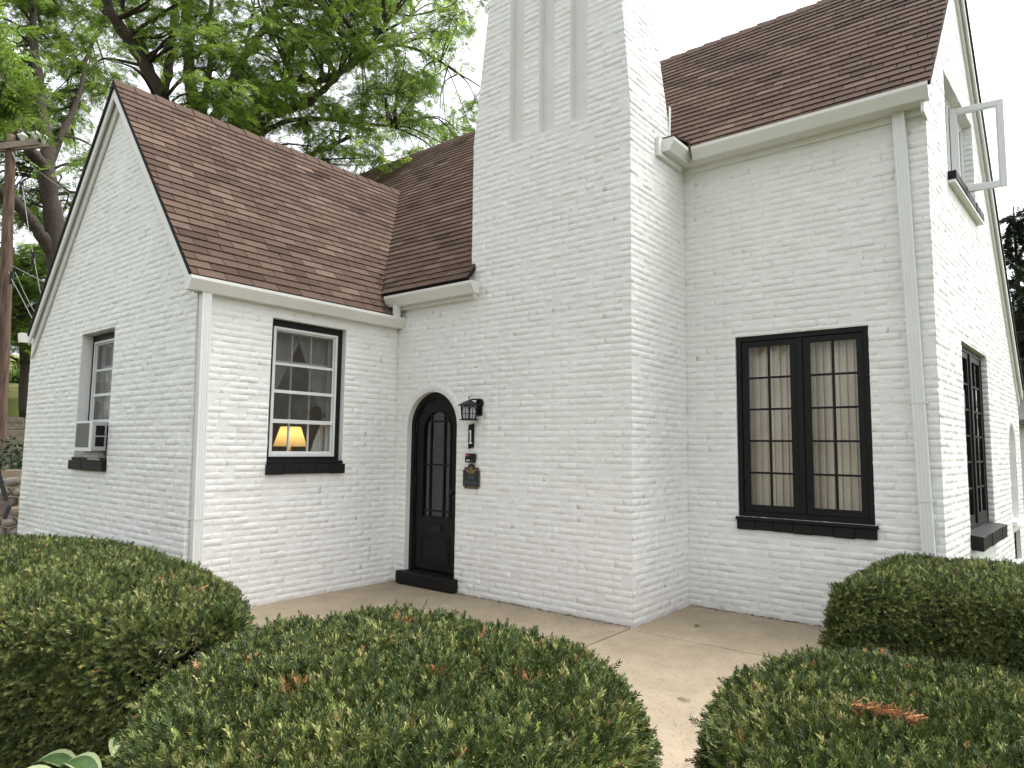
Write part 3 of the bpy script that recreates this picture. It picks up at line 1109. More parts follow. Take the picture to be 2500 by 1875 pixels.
# A and B: white storm windows in black frames
def storm(fr, W, blk, su0, su1, sz0, sz1, bars, inner_z, name_sill, sill, d0, cols=3, bottom=None):
    win = wire_window('window')
    u0, u1, z0, z1 = W
    mb = MB()
    fr.box(mb, u0 + .003, su0, z0, z1 - .003, -d0 - .05, -d0 + .012)
    fr.box(mb, su1, u1 - .003, z0, z1 - .003, -d0 - .05, -d0 + .012)
    fr.box(mb, su0, su1, sz1, z1 - .003, -d0 - .05, -d0 + .012)
    fr.box(mb, su0, su1, z0, sz0, -d0 - .05, -d0 + .012)
    mb.build('frame', BLACK, win, bevel=.004)
    mb = MB()
    fr.ring(mb, su0, su1, sz0, sz1, -d0 - .012, -d0 + .016, .028, .028, .030)
    fr.ring(mb, su0 + .028, su1 - .028, sz0 + .030, sz1 - .028, -d0 - .030, -d0 - .004, .018, .016, .026)
    mb.build('storm_frame', ALU, win, bevel=.002)
    for z, h, dd in bars:
        mb = MB()
        fr.box(mb, su0 + .026, su1 - .026, z - h / 2, z + h / 2, -d0 - .018 + dd, -d0 + .004 + dd)
        mb.build('rail', ALU, win, bevel=.002)
    gu0, gu1 = su0 + .046, su1 - .046
    gz0, gz1 = sz0 + .056, sz1 - .044
    zs = [gz0] + [b[0] for b in bars] + [gz1]
    for a, b in zip(zs[:-1], zs[1:]):
        mb = MB()
        mb.add([fr.p(gu0, a, -d0 - .012), fr.p(gu1, a, -d0 - .012), fr.p(gu1, b, -d0 - .0115), fr.p(gu0, b, -d0 - .0125)], [(0, 1, 2, 3)])
        mb.build('pane', SCREEN if bars[2][0] - .01 < a < bars[1][0] - .01 else GLASS, win)
    # inner sash behind
    mb = MB()
    fr.ring(mb, su0 - .002, su1 + .002, sz0, sz1, -d0 - .105, -d0 - .07, .05, .05, .05)
    mb.build('sash', VINYL, win)
    for i in range(1, cols):
        u = gu0 + (gu1 - gu0) * i / cols
        mb = MB()
        fr.box(mb, u - .009, u + .009, gz0, gz1, -d0 - .098, -d0 - .078)
        mb.build('muntin', VINYL, win)
    for z, h in inner_z:
        mb = MB()
        fr.box(mb, gu0, gu1, z - h / 2, z + h / 2, -d0 - .1, -d0 - .076)
        mb.build('muntin', VINYL, win)
    mb = MB()
    a, b, za, zb, pj = sill
    fr.box(mb, a + .01, b - .012, zb - .001, zb + .035, -d0, .018)
    mb.build('sill', BLACK, win, bevel=.004)
    nb = 5
    for i in range(nb):
        p, q = a + (b - a) * i / nb, a + (b - a) * (i + 1) / nb
        mb = MB()
        fr.box(mb, p + .001, q - .001, za + random.gauss(0, .002), zb - .002, -.04, pj + random.gauss(0, .002))
        mb.build('sill_brick', BLACKB, win, bevel=.005)
    return win
storm(FB, WB, .07, -1.672, -.853, 1.482, 2.855, [(2.465, .028, -.012), (2.17, .034, 0), (1.855, .042, .004)], [(2.50, .02)], 'sill', (-1.742, -.772, 1.30, 1.405, .042), .075)
storm(FA, WA, .07, -6.00, -5.14, 1.50, 2.82, [(2.47, .026, -.012), (2.17, .034, 0), (1.86, .034, .004)], [(2.5, .06)], 'sill', (-6.10, -5.10, 1.29, 1.40, .05), .13)

# F lower: black casement pair deep in the wall
win = wire_window('window')
u0, u1, z0, z1 = WF
D0 = -.055
mb = MB()
FF.ring(mb, u0 + .003, u1 - .003, z0 + .002, z1 - .003, D0 - .05, D0, .05, .05, .07)
um = (u0 + u1) / 2
FF.box(mb, um - .035, um + .035, z0 + .07, z1 - .05, D0 - .048, D0 + .012)
mb.build('frame', BLACK, win, bevel=.003)
for a, b in ((u0 + .055, um - .037), (um + .037, u1 - .055)):
    mb = MB()
    FF.ring(mb, a, b, z0 + .072, z1 - .055, D0 - .04, D0 - .006, .07, .06, .09)
    mb.build('sash', BLACK, win)
    ga, gb, gz0, gz1 = a + .07, b - .07, z0 + .162, z1 - .115
    mb = MB()
    FF.box(mb, (ga + gb) / 2 - .01, (ga + gb) / 2 + .01, gz0, gz1, D0 - .035, D0 - .012)
    mb.build('muntin', BLACK, win)
    for j in range(1, 6):
        z = gz0 + (gz1 - gz0) * j / 6
        mb = MB()
        FF.box(mb, ga, gb, z - .01, z + .01, D0 - .0335, D0 - .0105)
        mb.build('muntin', BLACK, win)
    for j in range(6):
        za, zb = gz0 + (gz1 - gz0) * j / 6 + .01, gz0 + (gz1 - gz0) * (j + 1) / 6 - .01
        for pa, pb in ((ga, (ga + gb) / 2 - .01), ((ga + gb) / 2 + .01, gb)):
            mb = MB()
            mb.add([FF.p(pa, za, D0 - .024), FF.p(pb, za, D0 - .024), FF.p(pb, zb, D0 - .024), FF.p(pa, zb, D0 - .024)], [(0, 1, 2, 3)])
            mb.build('pane', GLASSD, win)
nb = 9
for i in range(nb):
    p, q = u0 - .03 + (u1 - u0 + .09) * i / nb, u0 - .03 + (u1 - u0 + .09) * (i + 1) / nb
    mb = MB()
    h = random.gauss(0, .004)
    pts = [(p + .001, z0 - .12, -.10), (q - .001, z0 - .12, -.10), (q - .001, z0 - .135, .10 + h), (p + .001, z0 - .135, .10 + h),
           (p + .001, z0 + .030, -.10), (q - .001, z0 + .030, -.10), (q - .001, z0 + .004, .105 + h), (p + .001, z0 + .004, .105 + h)]
    mb.hexa([FF.p(*a) for a in pts])
    mb.build('sill_brick', BLACKB, win, bevel=.006)

# F upper: white casements, middle leaf swung open
win = wire_window('window')
u0, u1, z0, z1 = WU
D0 = -.09
mb = MB()
FF.ring(mb, u0 + .003, u1 - .003, z0 + .001, z1 - .003, D0 - .05, D0, .045)
for um in (1.69, 2.26):
    FF.box(mb, um - .025, um + .025, z0 + .045, z1 - .045, D0 - .048, D0 - .003)
mb.build('frame', VINYL, win, bevel=.003)
for a, b in ((u0 + .05, 1.662), (2.288, u1 - .05)):
    mb = MB()
    FF.ring(mb, a, b, z0 + .048, z1 - .048, D0 - .04, D0 - .008, .045)
    mb.build('sash', VINYL, win)
    mb = MB()
    mb.add([FF.p(a + .045, z0 + .09, D0 - .02), FF.p(b - .045, z0 + .09, D0 - .02), FF.p(b - .045, z1 - .09, D0 - .02), FF.p(a + .045, z1 - .09, D0 - .02)], [(0, 1, 2, 3)])
    mb.build('pane', GLASSD, win)
mb = MB()
FF.box(mb, 1.71, 2.24, z0 + .05, z1 - .05, D0 - .4, D0 - .38)
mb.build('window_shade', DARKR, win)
FS = Frame((2.3077, 2.9335, 0), (.9958, .0916, 0), (.0916, -.9958, 0))
mb = MB()
FS.ring(mb, 0, .483, 4.389, 5.341, -.022, .016, .062, .066, .066)
sash = mb.build('open_sash', VINYL, win, bevel=.006)
mb = MB()
FS.ring(mb, .054, .429, 4.447, 5.283, -.012, .010, .018)
mb.build('glazing_bead', VINYL, win)
mb = MB()
mb.add([FS.p(.06, 4.45, 0), FS.p(.42, 4.45, 0), FS.p(.42, 5.28, 0), FS.p(.06, 5.28, 0)], [(0, 1, 2, 3)])
mb.build('pane', GLASS, win)
nb = 16
for i in range(nb):
    p, q = .90 + 1.72 * i / nb, .90 + 1.72 * (i + 1) / nb
    mb = MB()
    FF.box(mb, p + .0015, q - .0015, z0 - .085, z0 + .005, -.05, .072 + random.gauss(0, .003))
    mb.build('sill_brick', BLACKB, win, bevel=.005)
mb = MB()
FF.box(mb, .90, 2.62, z0 - .115, z0 - .087, -.02, .066)
mb.build('sill', BRICKP, win)
# arched white window and the dark basement light further along
win = wire_window('window')
uc, R, zs, zb = WAr
mb = MB()
pr = [(uc + R * math.cos(t), zs + R * math.sin(t)) for t in np.linspace(0, math.pi, 15)]
mb.prism([FF.p(u, z, -.11) for u, z in pr], FF.n * -.03)
mb.build('blind_arch_panel', BRICKP, win)
mb = MB()
FF.ring(mb, uc - R + .003, uc + R - .003, zb, zs, -.1, -.06, .045)
FF.box(mb, uc - R + .045, uc + R - .045, 1.16, 1.21, -.098, -.058)
mb.build('frame', VINYL, win)
for a, b in ((zb + .045, 1.16), (1.21, zs - .045)):
    mb = MB()
    mb.add([FF.p(uc - R + .045, a, -.08), FF.p(uc + R - .045, a, -.08), FF.p(uc + R - .045, b, -.08), FF.p(uc - R + .045, b, -.08)], [(0, 1, 2, 3)])
    mb.build('pane', GLASSD, win)
mb = MB()
FF.box(mb, uc - R - .04, uc + R + .04, zb - .06, zb - .002, -.08, .05)
mb.build('sill', BRICKP, win)
mb = MB()
n = len(pr)
vs = [FF.p(u, z, 0) for u, z in pr] + [FF.p(u, z, -.11) for u, z in pr]
vs += [FF.p(uc - R, zb, 0), FF.p(uc - R, zb, -.11), FF.p(uc + R, zb, 0), FF.p(uc + R, zb, -.11)]
mb.add(vs, [(i, i + 1, n + i + 1, n + i) for i in range(n - 1)] + [(n - 1, 2 * n, 2 * n + 1, 2 * n - 1), (0, 2 * n + 2, 2 * n + 3, n)])
mb.build('window_reveal', BRICKP, win)
win = wire_window('window')
mb = MB()
FF.ring(mb, 4.303, 4.947, .182, .577, -.09, -.05, .05)
mb.build('frame', BLACK, win)
mb = MB()
mb.add([FF.p(4.35, .23, -.07), FF.p(4.9, .23, -.07), FF.p(4.9, .53, -.07), FF.p(4.35, .53, -.07)], [(0, 1, 2, 3)])
mb.build('pane', GLASSD, win)

# ------------------------------------------------------------------ door
uc, R, zs, zb = DOOR
door = wire_window('door')
def arch_pts(r, zbot, n=24):
    return [(uc + r, zbot)] + [(uc + r * math.cos(t), zs + r * math.sin(t)) for t in np.linspace(0, math.pi, n)] + [(uc - r, zbot)]
def arch_band(mb, r0, r1, zbot, d0, d1):
    A, B = arch_pts(r0, zbot), arch_pts(r1, zbot)
    n = len(A)
    vs = [FC.p(u, z, d) for d in (d0, d1) for P_ in (A, B) for u, z in P_]
    f = []
    for i in range(n - 1):
        f += [(i, i + 1, n + i + 1, n + i), (2 * n + i, 3 * n + i, 3 * n + i + 1, 2 * n + i + 1), (i, 2 * n + i, 2 * n + i + 1, i + 1), (n + i, n + i + 1, 3 * n + i + 1, 3 * n + i)]
    f += [(0, n, 3 * n, 2 * n), (n - 1, 3 * n - 1, 4 * n - 1, 2 * n - 1)]
    mb.add(vs, f)
mb = MB()
A = arch_pts(R, zb)
n = len(A)
mb.add([FC.p(u, z, 0) for u, z in A] + [FC.p(u, z, -.085) for u, z in A], [(i, i + 1, n + i + 1, n + i) for i in range(n - 1)])
mb.build('door_reveal', BRICKP, house, smooth=True)
mb = MB()
arch_band(mb, R - .001, R - .055, .16, -.15, -.07)
arch_band(mb, R - .055, R - .075, .16, -.15, -.085)
mb.build('frame', BLACK, door)
# leaf: built as stile/rail band around the light plus lower panel zone
RL = R - .078          # leaf half width
RG = .222              # light half width
GZ0, GZS = .79, 1.79
def leaf_band(mb, d0, d1):
    A = [(uc + RL, .18)] + [(uc + RL * math.cos(t), zs + RL * math.sin(t)) for t in np.linspace(0, math.pi, 24)] + [(uc - RL, .18)]
    B = [(uc + RG, GZ0)] + [(uc + RG * math.cos(t), GZS + RG * math.sin(t) * 1.05) for t in np.linspace(0, math.pi, 24)] + [(uc - RG, GZ0)]
    n = len(A)
    vs = [FC.p(u, z, d) for d in (d0, d1) for P_ in (A, B) for u, z in P_]
    f = []
    for i in range(n - 1):
        f += [(i, i + 1, n + i + 1, n + i), (2 * n + i, 3 * n + i, 3 * n + i + 1, 2 * n + i + 1), (i, 2 * n + i, 2 * n + i + 1, i + 1), (n + i, n + i + 1, 3 * n + i + 1, 3 * n + i)]
    f += [(n - 1, 0, n, 2 * n - 1), (3 * n - 1, 4 * n - 1, 3 * n, 2 * n), (n, 2 * n - 1, 4 * n - 1, 3 * n), (0, n - 1, 3 * n - 1, 2 * n)]
    mb.add(vs, f)
mb = MB()
leaf_band(mb, -.14, -.10)
mb.build('door_leaf', BLACK, door, bevel=.003)
mb = MB()    # moulding round the light
B0 = [(uc + r_, z_) for r_, z_ in ()]
def lite(r, zb_):
    return [(uc + r, zb_)] + [(uc + r * math.cos(t), GZS + r * math.sin(t) * 1.05) for t in np.linspace(0, math.pi, 24)] + [(uc - r, zb_)]
A, B = lite(RG + .016, GZ0 - .016), lite(RG - .004, GZ0 + .004)
n = len(A)
vs = [FC.p(u, z, d) for d in (-.1, -.088) for P_ in (A, B) for u, z in P_]
f = []
for i in range(n):
    j = (i + 1) % n
    f += [(2 * n + i, 3 * n + i, 3 * n + j, 2 * n + j), (i, 2 * n + i, 2 * n + j, j), (n + i, n + j, 3 * n + j, 3 * n + i)]
mb.add(vs, f)
mb.build('moulding', BLACK, door)
# panes between the bars
us = [uc - RG + .002, uc - .112, uc + .112, uc + RG - .002]
zz = [GZ0 + .002, .858, 1.394, 1.905, 2.03]
for j in range(4):
    for i in range(3):
        a, b = us[i] + .009 * (i > 0), us[i + 1] - .009 * (i < 2)
        z_a, z_b = zz[j] + .009 * (j > 0), zz[j + 1] - .009 * (j < 3)
        top = []
        for t in np.linspace(a, b, 6):
            zt = GZS + 1.05 * math.sqrt(max(RG * RG - (t - uc) ** 2, 0)) - .002
            top.append((t, max(min(z_b, zt), z_a + .001)))
        mb = MB()
        mb.add([FC.p(a, z_a, -.122), FC.p(b, z_a, -.122)] + [FC.p(t, z, -.122) for t, z in top[::-1]], [tuple(range(8))])
        mb.build('pane', GLASSD, door)
for u in us[1:3]:
    mb = MB()
    FC.box(mb, u - .009, u + .009, GZ0, GZS + 1.05 * math.sqrt(RG ** 2 - .112 ** 2), -.128, -.104)
    mb.build('muntin', BLACK, door)
for z in zz[1:4]:
    h = RG if z < GZS else math.sqrt(max(RG ** 2 - ((z - GZS) / 1.05) ** 2, 0))
    mb = MB()
    FC.box(mb, uc - h, uc + h, z - .009, z + .009, -.1265, -.1025)
    mb.build('muntin', BLACK, door)
for z0_, z1_ in ((.26, .575),):
    mb = MB()
    FC.ring(mb, uc - .235, uc + .235, z0_, z1_, -.1, -.091, .018)
    FC.box(mb, uc - .19, uc + .19, z0_ + .045, z1_ - .045, -.1, -.093)
    mb.build('panel', BLACK, door, bevel=.004)
mb = MB()
FC.ring(mb, uc - .1, uc + .105, .618, .70, -.1, -.086, .014)
FC.box(mb, uc - .082, uc + .087, .634, .684, -.1, -.091)
mb.build('mail_slot', IRON, door, bevel=.003)
mb = MB()
kn = FC.p(uc + .285, 1.09, -.1)
mb.lathe(kn, [(.026, 0), (.026, -.006), (.010, -.01), (.010, -.03), (.024, -.038), (.026, -.052), (.016, -.062)], 14, ax=1)
mb.build('knob', IRON, door, smooth=True)
mb = MB()
FC.box(mb, uc + .262, uc + .308, 1.0, 1.15, -.1, -.096)
mb.build('lock_plate', IRON, door)
for z in (.45, 1.15, 1.8):
    mb = MB()
    mb.tube([FC.p(uc - RL - .004, z, -.086), FC.p(uc - RL - .004, z + .09, -.086)], .009, 8)
    mb.build('hinge', IRON, door)
step = MB()
FC.box(step, -3.10, -2.165, .015, .152, -.15, .085)
step.build('door_step', BLACKB, house, bevel=.012)

# ------------------------------------------------------------------ things on and in the house
# lantern beside the door
lx, lz = -1.93, 2.0
lan = thing('wall_lantern', 'black wall lantern with peaked roof beside the arched door', 'lantern', (lx, -.01, lz))
def L_(mb, name, m, **k):
    return setp(mb.build(name, m, **k), lan)
mb = MB()
mb.lathe((lx + .055, -.006, lz + .085), [(.055, 0), (.055, -.016), (.045, -.022)], 18, ax=1)
FC.box(mb, lx + .018, lx + .092, lz - .05, lz + .09, .004, .018)
L_(mb, 'back_plate', IRON, bevel=.003)
mb = MB()
mb.tube([(lx + .055, -.02, lz + .09), (lx + .05, -.05, lz + .13), (lx + .02, -.105, lz + .125), (lx, -.125, lz + .1)], .010, 8)
L_(mb, 'arm', IRON, smooth=True)
cy = -.125
def sq(r, z):
    return [(lx - r, cy - r, z), (lx + r, cy - r, z), (lx + r, cy + r, z), (lx - r, cy + r, z)]
mb = MB()
mb.add(sq(.090, lz + .055) + sq(.088, lz + .062) + sq(.013, lz + .115), [(3, 2, 1, 0), (0, 1, 5, 4), (1, 2, 6, 5), (2, 3, 7, 6), (3, 0, 4, 7), (4, 5, 9, 8), (5, 6, 10, 9), (6, 7, 11, 10), (7, 4, 8, 11), (8, 9, 10, 11)])
L_(mb, 'roof', IRON)
mb = MB()
mb.tube([(lx, cy, lz + .115), (lx, cy, lz + .132)], .006, 8)
mb.tube([(lx + .013 * math.cos(t), cy, lz + .146 + .013 * math.sin(t)) for t in np.linspace(0, 2 * math.pi, 13)], .0035, 6)
L_(mb, 'finial_ring', IRON, smooth=True)
r0, r1 = .050, .061       # bottom, top half width of the cage
for sx, sy in ((-1, -1), (1, -1), (1, 1), (-1, 1)):
    mb = MB()
    mb.beam((lx + sx * r0, cy + sy * r0, lz - .085), (lx + sx * r1, cy + sy * r1, lz + .056), (0, 1, 0), .014, .014)
    L_(mb, 'post', IRON)
mb = MB()
mb.add(sq(.052, lz - .085) + sq(.076, lz - .098) + sq(.074, lz - .104), [(0, 1, 2, 3), (0, 4, 5, 1), (1, 5, 6, 2), (2, 6, 7, 3), (3, 7, 4, 0), (4, 8, 9, 5), (5, 9, 10, 6), (6, 10, 11, 7), (7, 11, 8, 4), (11, 10, 9, 8)])
L_(mb, 'base_tray', IRON)
for nx, ny in ((0, -1), (1, 0), (-1, 0), (0, 1)):
    tx, ty = -ny, nx
    P4 = lambda a, z, o=0: (lx + nx * ((r0 + (r1 - r0) * (z + .085) / .14) * .93 + o) + tx * a, cy + ny * ((r0 + (r1 - r0) * (z + .085) / .14) * .93 + o) + ty * a, lz + z)
    mb = MB()
    mb.add([P4(-.046, -.084), P4(.046, -.084), P4(.055, .05), P4(-.055, .05)], [(0, 1, 2, 3)])
    L_(mb, 'pane', FROST)
    mb = MB()
    mb.beam(P4(0, -.082, .003), P4(0, .05, .003), (nx, ny, 0), .006, .005)
    mb.beam(P4(-.05, -.03, .003), P4(.05, -.03, .003), (nx, ny, 0), .006, .005)
    pts = [P4(.046 * math.cos(t), .004 + .042 * math.sin(t), .003) for t in np.linspace(0, math.pi, 9)]
    for a, b in zip(pts[:-1], pts[1:]):
        mb.beam(a, b, (nx, ny, 0), .007, .005)
    L_(mb, 'glazing_bar', IRON)

# number plate with a white 1
npl = thing('number_plaque', 'narrow black plaque with white numeral 1 under the lantern', 'house number', (-1.99, -.01, 1.72))
mb = MB()
mb.prism([FC.p(u, z, .009) for u, z in ((-2.032, 1.585), (-1.952, 1.604), (-1.952, 1.868), (-2.032, 1.850))], FC.n * .012)
setp(mb.build('board', BLACK, bevel=.002), npl)
mb = MB()
one = [(-.022, 0), (.022, 0), (.022, .012), (.0075, .014), (.0075, .150), (-.004, .150), (-.020, .136), (-.020, .122), (-.0075, .126), (-.0075, .014), (-.022, .012)]
mb.prism([FC.p(-1.995 + u * 1.05, 1.643 + z, .0215) for u, z in one], FC.n * .004)
setp(mb.build('numeral', WHITEN), npl)
# small black bell box
bb = thing('doorbell_box', 'small black box with red label between numeral plaque and address plaque', 'doorbell', (-1.99, -.01, 1.48))
mb = MB()
FC.box(mb, -2.062, -1.918, 1.436, 1.536, .006, .040)
setp(mb.build('case', IRON, bevel=.01), bb)
for nm, q, m in (('label', (-2.035, -1.985, 1.503, 1.526), REDL), ('label', (-2.05, -2.038, 1.503, 1.526), LABELW), ('label', (-2.035, -1.985, 1.450, 1.468), LABELW), ('button', (-1.962, -1.954, 1.455, 1.463), LABELW)):
    mb = MB()
    FC.box(mb, *q, .0405, .042)
    setp(mb.build(nm, m), bb)
mb = MB()
FC.box(mb, -1.972, -1.969, 1.44, 1.532, .0405, .043)
setp(mb.build('seam', BLACK), bb)
# address plaque
apq = thing('address_plaque', 'dark shaped plaque with gold ornament reading One Ellys Court', 'plaque', (-1.98, -.01, 1.27))
px, pz = -1.98, 1.15
half = [(.10, 0), (.10, .022), (.125, .022), (.125, .205), (.105, .205), (.105, .235), (.055, .235)] + [(.055 * math.cos(t), .235 + .042 * math.sin(t)) for t in np.linspace(.15, math.pi / 2, 7)]
outl = half + [(-a, b) for a, b in half[::-1][1:]]
mb = MB()
mb.prism([FC.p(px + a, pz + b, .006) for a, b in outl], FC.n * .012)
setp(mb.build('border', GOLD, bevel=.002), apq)
mb = MB()
mb.prism([FC.p(px + a * .93, pz + .006 + b * .955, .0182) for a, b in outl], FC.n * .004)
setp(mb.build('field', PLAQ), apq)
mb = MB()
for s_ in (-1, 1):
    fan = [(s_ * .02, .20), (s_ * .085, .222), (s_ * .088, .212), (s_ * .060, .190), (s_ * .036, .168), (s_ * .02, .162)]
    mb.prism([FC.p(px + a, pz + b, .0224) for a, b in fan], FC.n * .003)
    for k in range(3):
        lf = [(s_ * .004, .012), (s_ * (.03 + .02 * k), .012), (s_ * (.034 + .016 * k), .020), (s_ * (.012 + .006 * k), .030 - .004 * k)]
        mb.prism([FC.p(px + a, pz + b, .0224 + .0004 * k) for a, b in lf], FC.n * .002)
mb.prism([FC.p(px + a, pz + b, .0222) for a, b in ((-.022, .165), (.022, .165), (.026, .225), (.0, .245), (-.026, .225))], FC.n * .004)
setp(mb.build('ornament', GOLD), apq)
mb = MB()
for a, b in ((-.012, .18), (.0, .195), (.012, .18), (-.008, .212), (.008, .212)):
    mb.prism([FC.p(px + a + .006 * math.cos(t), pz + b + .006 * math.sin(t), .0263) for t in np.linspace(0, 2 * math.pi, 7)[:-1]], FC.n * .002)
setp(mb.build('crest', PLAQ), apq)
def text(body, size, c, name, m, root, sx=1.0):
    cu = bpy.data.curves.new(name, 'FONT')
    cu.body = body
    cu.size = size
    cu.align_x = 'CENTER'
    cu.extrude = .0012
    tmp = bpy.data.objects.new(name, cu)
    C.objects.link(tmp)
    dg = bpy.context.evaluated_depsgraph_get()
    me = bpy.data.meshes.new_from_object(tmp.evaluated_get(dg))
    C.objects.unlink(tmp)
    bpy.data.objects.remove(tmp)
    me.materials.clear()
    o = link(name, me, m, None)
    o.matrix_world = Matrix.Translation(Vector(c)) @ Matrix.Rotation(math.pi / 2, 4, 'X') @ Matrix.Diagonal((sx, 1, 1, 1))
    return setp(o, root)
text('ONE', .046, (px, -.0235, pz + .108), 'lettering', GREYL, apq, .8)
text('ELLYS COURT', .040, (px, -.0235, pz + .055), 'lettering', GREYL, apq, .72)

# air conditioner in the left window
ax0, ax1, ay0, ay1, az0, az1 = -5.61, -5.165, YA - .165, YA + .25, 1.515, 1.838
ac = thing('air_conditioner', 'beige window air conditioner jutting from the left gable window', 'air conditioner', ((ax0 + ax1) / 2, YA, az0))
mb = MB()
mb.box((ax0, ay0 + .012, az0), (ax1, ay1, az1))
setp(mb.build('case', ACCASE, bevel=.006), ac)
mb = MB()
for a, b in (((ax0 - .004, az0 - .004), (ax0 + .03, az1 + .004)), ((ax1 - .03, az0 - .004), (ax1 + .004, az1 + .004)), ((ax0 + .03, az1 - .02), (ax1 - .03, az1 + .004)), ((ax0 + .03, az0 - .004), (ax1 - .03, az0 + .035))):
    mb.box((a[0], ay0, a[1]), (b[0], ay0 + .02, b[1]))
setp(mb.build('front_frame', VINYL, bevel=.003), ac)
mb = MB()
mb.box((ax0 + .03, ay0 + .008, az0 + .035), (ax1 - .03, ay0 + .011, az1 - .02))
setp(mb.build('grille', ACGR), ac)
for i in range(22):
    z = az0 + .042 + i * (az1 - az0 - .07) / 22
    mb = MB()
    mb.box((ax0 + .03, ay0 + .003, z), (ax1 - .03, ay0 + .0085, z + .005))
    setp(mb.build('fin', ACGR), ac)
for y0_, y1_ in ((.055, .145), (.165, .225)):
    for z0_, z1_ in ((az0 + .05, az0 + .155), (az0 + .17, az0 + .28)):
        mb = MB()
        mb.box((ax1 + .0005, ay0 + y0_, z0_), (ax1 + .003, ay0 + y1_, z1_))
        setp(mb.build('louvre', BLACK), ac)
mb = MB()
mb.box((ax0 + .02, YA - .06, az0 - .075), (ax1 - .06, YA + .1, az0 - .002))
mb.box((ax0 + .04, YA - .03, az0 - .105), (ax1 - .08, YA + .1, az0 - .075))
setp(mb.build('support_block', ACCASE), ac)
mb = MB()
mb.prism([(ax1 + .004, YA - .01, az0 - .04), (ax1 + .004, YA + .09, az0 - .06), (ax1 + .004, YA + .09, az1), (ax1 + .004, YA + .05, az1)], (.02, 0, 0))
setp(mb.build('side_curtain', DARKG), ac)

# bedside lamp, table and curtains behind the storm window
tb = thing('side_table', 'small dark wooden table standing behind the storm window', 'table', (-3.86, -1.07, .1))
mb = MB()
mb.box((-4.08, -1.32, 1.17), (-3.60, -.82, 1.20))
setp(mb.build('tabletop', WOODT), tb)
for sx in (-4.05, -3.65):
    for sy in (-1.29, -.85):
        mb = MB()
        mb.box((sx, sy, .1), (sx + .03, sy + .03, 1.17))
        setp(mb.build('leg', WOODT), tb)
lp = thing('table_lamp', 'lit table lamp with pleated yellow shade behind the storm window', 'lamp', (-3.86, -1.065, 1.2))
mb = MB()
mb.lathe((-3.86, -1.065, 1.2), [(.08, 0), (.08, .02), (.03, .04), (.045, .12), (.06, .2), (.04, .28), (.015, .33), (.012, .42)], 18)
setp(mb.build('base', BRASS, smooth=True), lp)
mb = MB()
vs, fs = [], []
nn = 72
for i in range(nn):
    t = 2 * math.pi * i / nn
    wv = 1 + (.018 if i % 2 else -.012)
    vs += [(-3.86 + .185 * wv * math.cos(t), -1.065 + .185 * wv * math.sin(t), 1.59), (-3.86 + .155 * wv * math.cos(t), -1.065 + .155 * wv * math.sin(t), 1.68), (-3.86 + .112 * wv * math.cos(t), -1.065 + .112 * wv * math.sin(t), 1.815)]
for i in range(nn):
    j = (i + 1) % nn
    fs += [(3 * i, 3 * j, 3 * j + 1, 3 * i + 1), (3 * i + 1, 3 * j + 1, 3 * j + 2, 3 * i + 2)]
mb.add(vs, fs)
setp(mb.build('lamp_shade', SHADE), lp)
pl = bpy.data.lights.new('lamp_bulb', 'POINT')
pl.energy = .85
pl.color = (1, .76, .44)
pl.shadow_soft_size = .04
plo = bpy.data.objects.new('lamp_bulb', pl)
C.objects.link(plo)
plo.location = (-3.86, -1.065, 1.71)
def curtain(name, label, x, tops, bots, grp, nf=16, amp=.018):
    """hanging cloth between an outer and inner edge, both given as lists of (z, y)"""
    V, Q = [], []
    nz, nu = 24, nf * 4
    zs_ = np.linspace(tops[0][0], tops[-1][0], nz)
    ya = np.interp(-zs_, [-a for a, b in tops], [b for a, b in tops])
    yb = np.interp(-zs_, [-a for a, b in bots], [b for a, b in bots])
    for i in range(nz):
        for j in range(nu + 1):
            t = j / nu
            V.append((x + amp * math.sin(t * nf * 2 * math.pi + .4 * math.sin(i * .3)) + .01 * math.sin(i * .2 + t * 5), ya[i] + (yb[i] - ya[i]) * t, zs_[i]))
    for i in range(nz - 1):
        for j in range(nu):
            k = i * (nu + 1) + j
            Q.append((k, k + 1, k + nu + 2, k + nu + 1))
    return tag(link(name, np_mesh(name, np.array(V), np.array(Q)), CURT, None, True), label, 'curtain', grp)
curtain('curtain', 'grey curtain tied back on the right of the storm window', XB - .235, [(2.9, -.45), (1.98, -.55), (1.2, -.5)], [(2.9, -1.30), (2.5, -1.14), (2.2, -1.05), (1.97, -.90), (1.9, -.90), (1.6, -1.03), (1.2, -1.08)], None)
curtain('curtain', 'grey curtain drawn aside on the left of the storm window', XB - .245, [(2.9, -2.1), (1.2, -2.15)], [(2.9, -1.16), (2.5, -1.36), (2.2, -1.50), (1.9, -1.66), (1.2, -1.70)], None)
tie = MB()
tie.tube([(XB - .21, -.90, 1.945), (XB - .20, -.72, 1.97), (XB - .22, -.55, 2.0)], .022, 8)
tie.lathe((XB - .24, -.74, 1.99), [(.01, -.05), (.05, -.03), (.06, 0), (.05, .03), (.01, .05)], 12, ax=0)
tag(tie.build('curtain_tieback', DARKG, None, True), 'dark grey tieback round the right hand curtain behind the storm window', 'tieback')
# horizontal blind in the gable window
hb = thing('window_blind', 'grey horizontal blind lowered behind the left gable window', 'blind', (-5.57, YA + .29, 2.2))
for i in range(44):
    z = 2.86 - i * .026
    mb = MB()
    mb.hexa([(-6.02, YA + .272, z - .005), (-5.1, YA + .272, z - .005), (-5.1, YA + .29, z + .010), (-6.02, YA + .29, z + .010), (-6.02, YA + .272, z - .003), (-5.1, YA + .272, z - .003), (-5.1, YA + .29, z + .012), (-6.02, YA + .29, z + .012)])
    setp(mb.build('slat', CURT), hb)
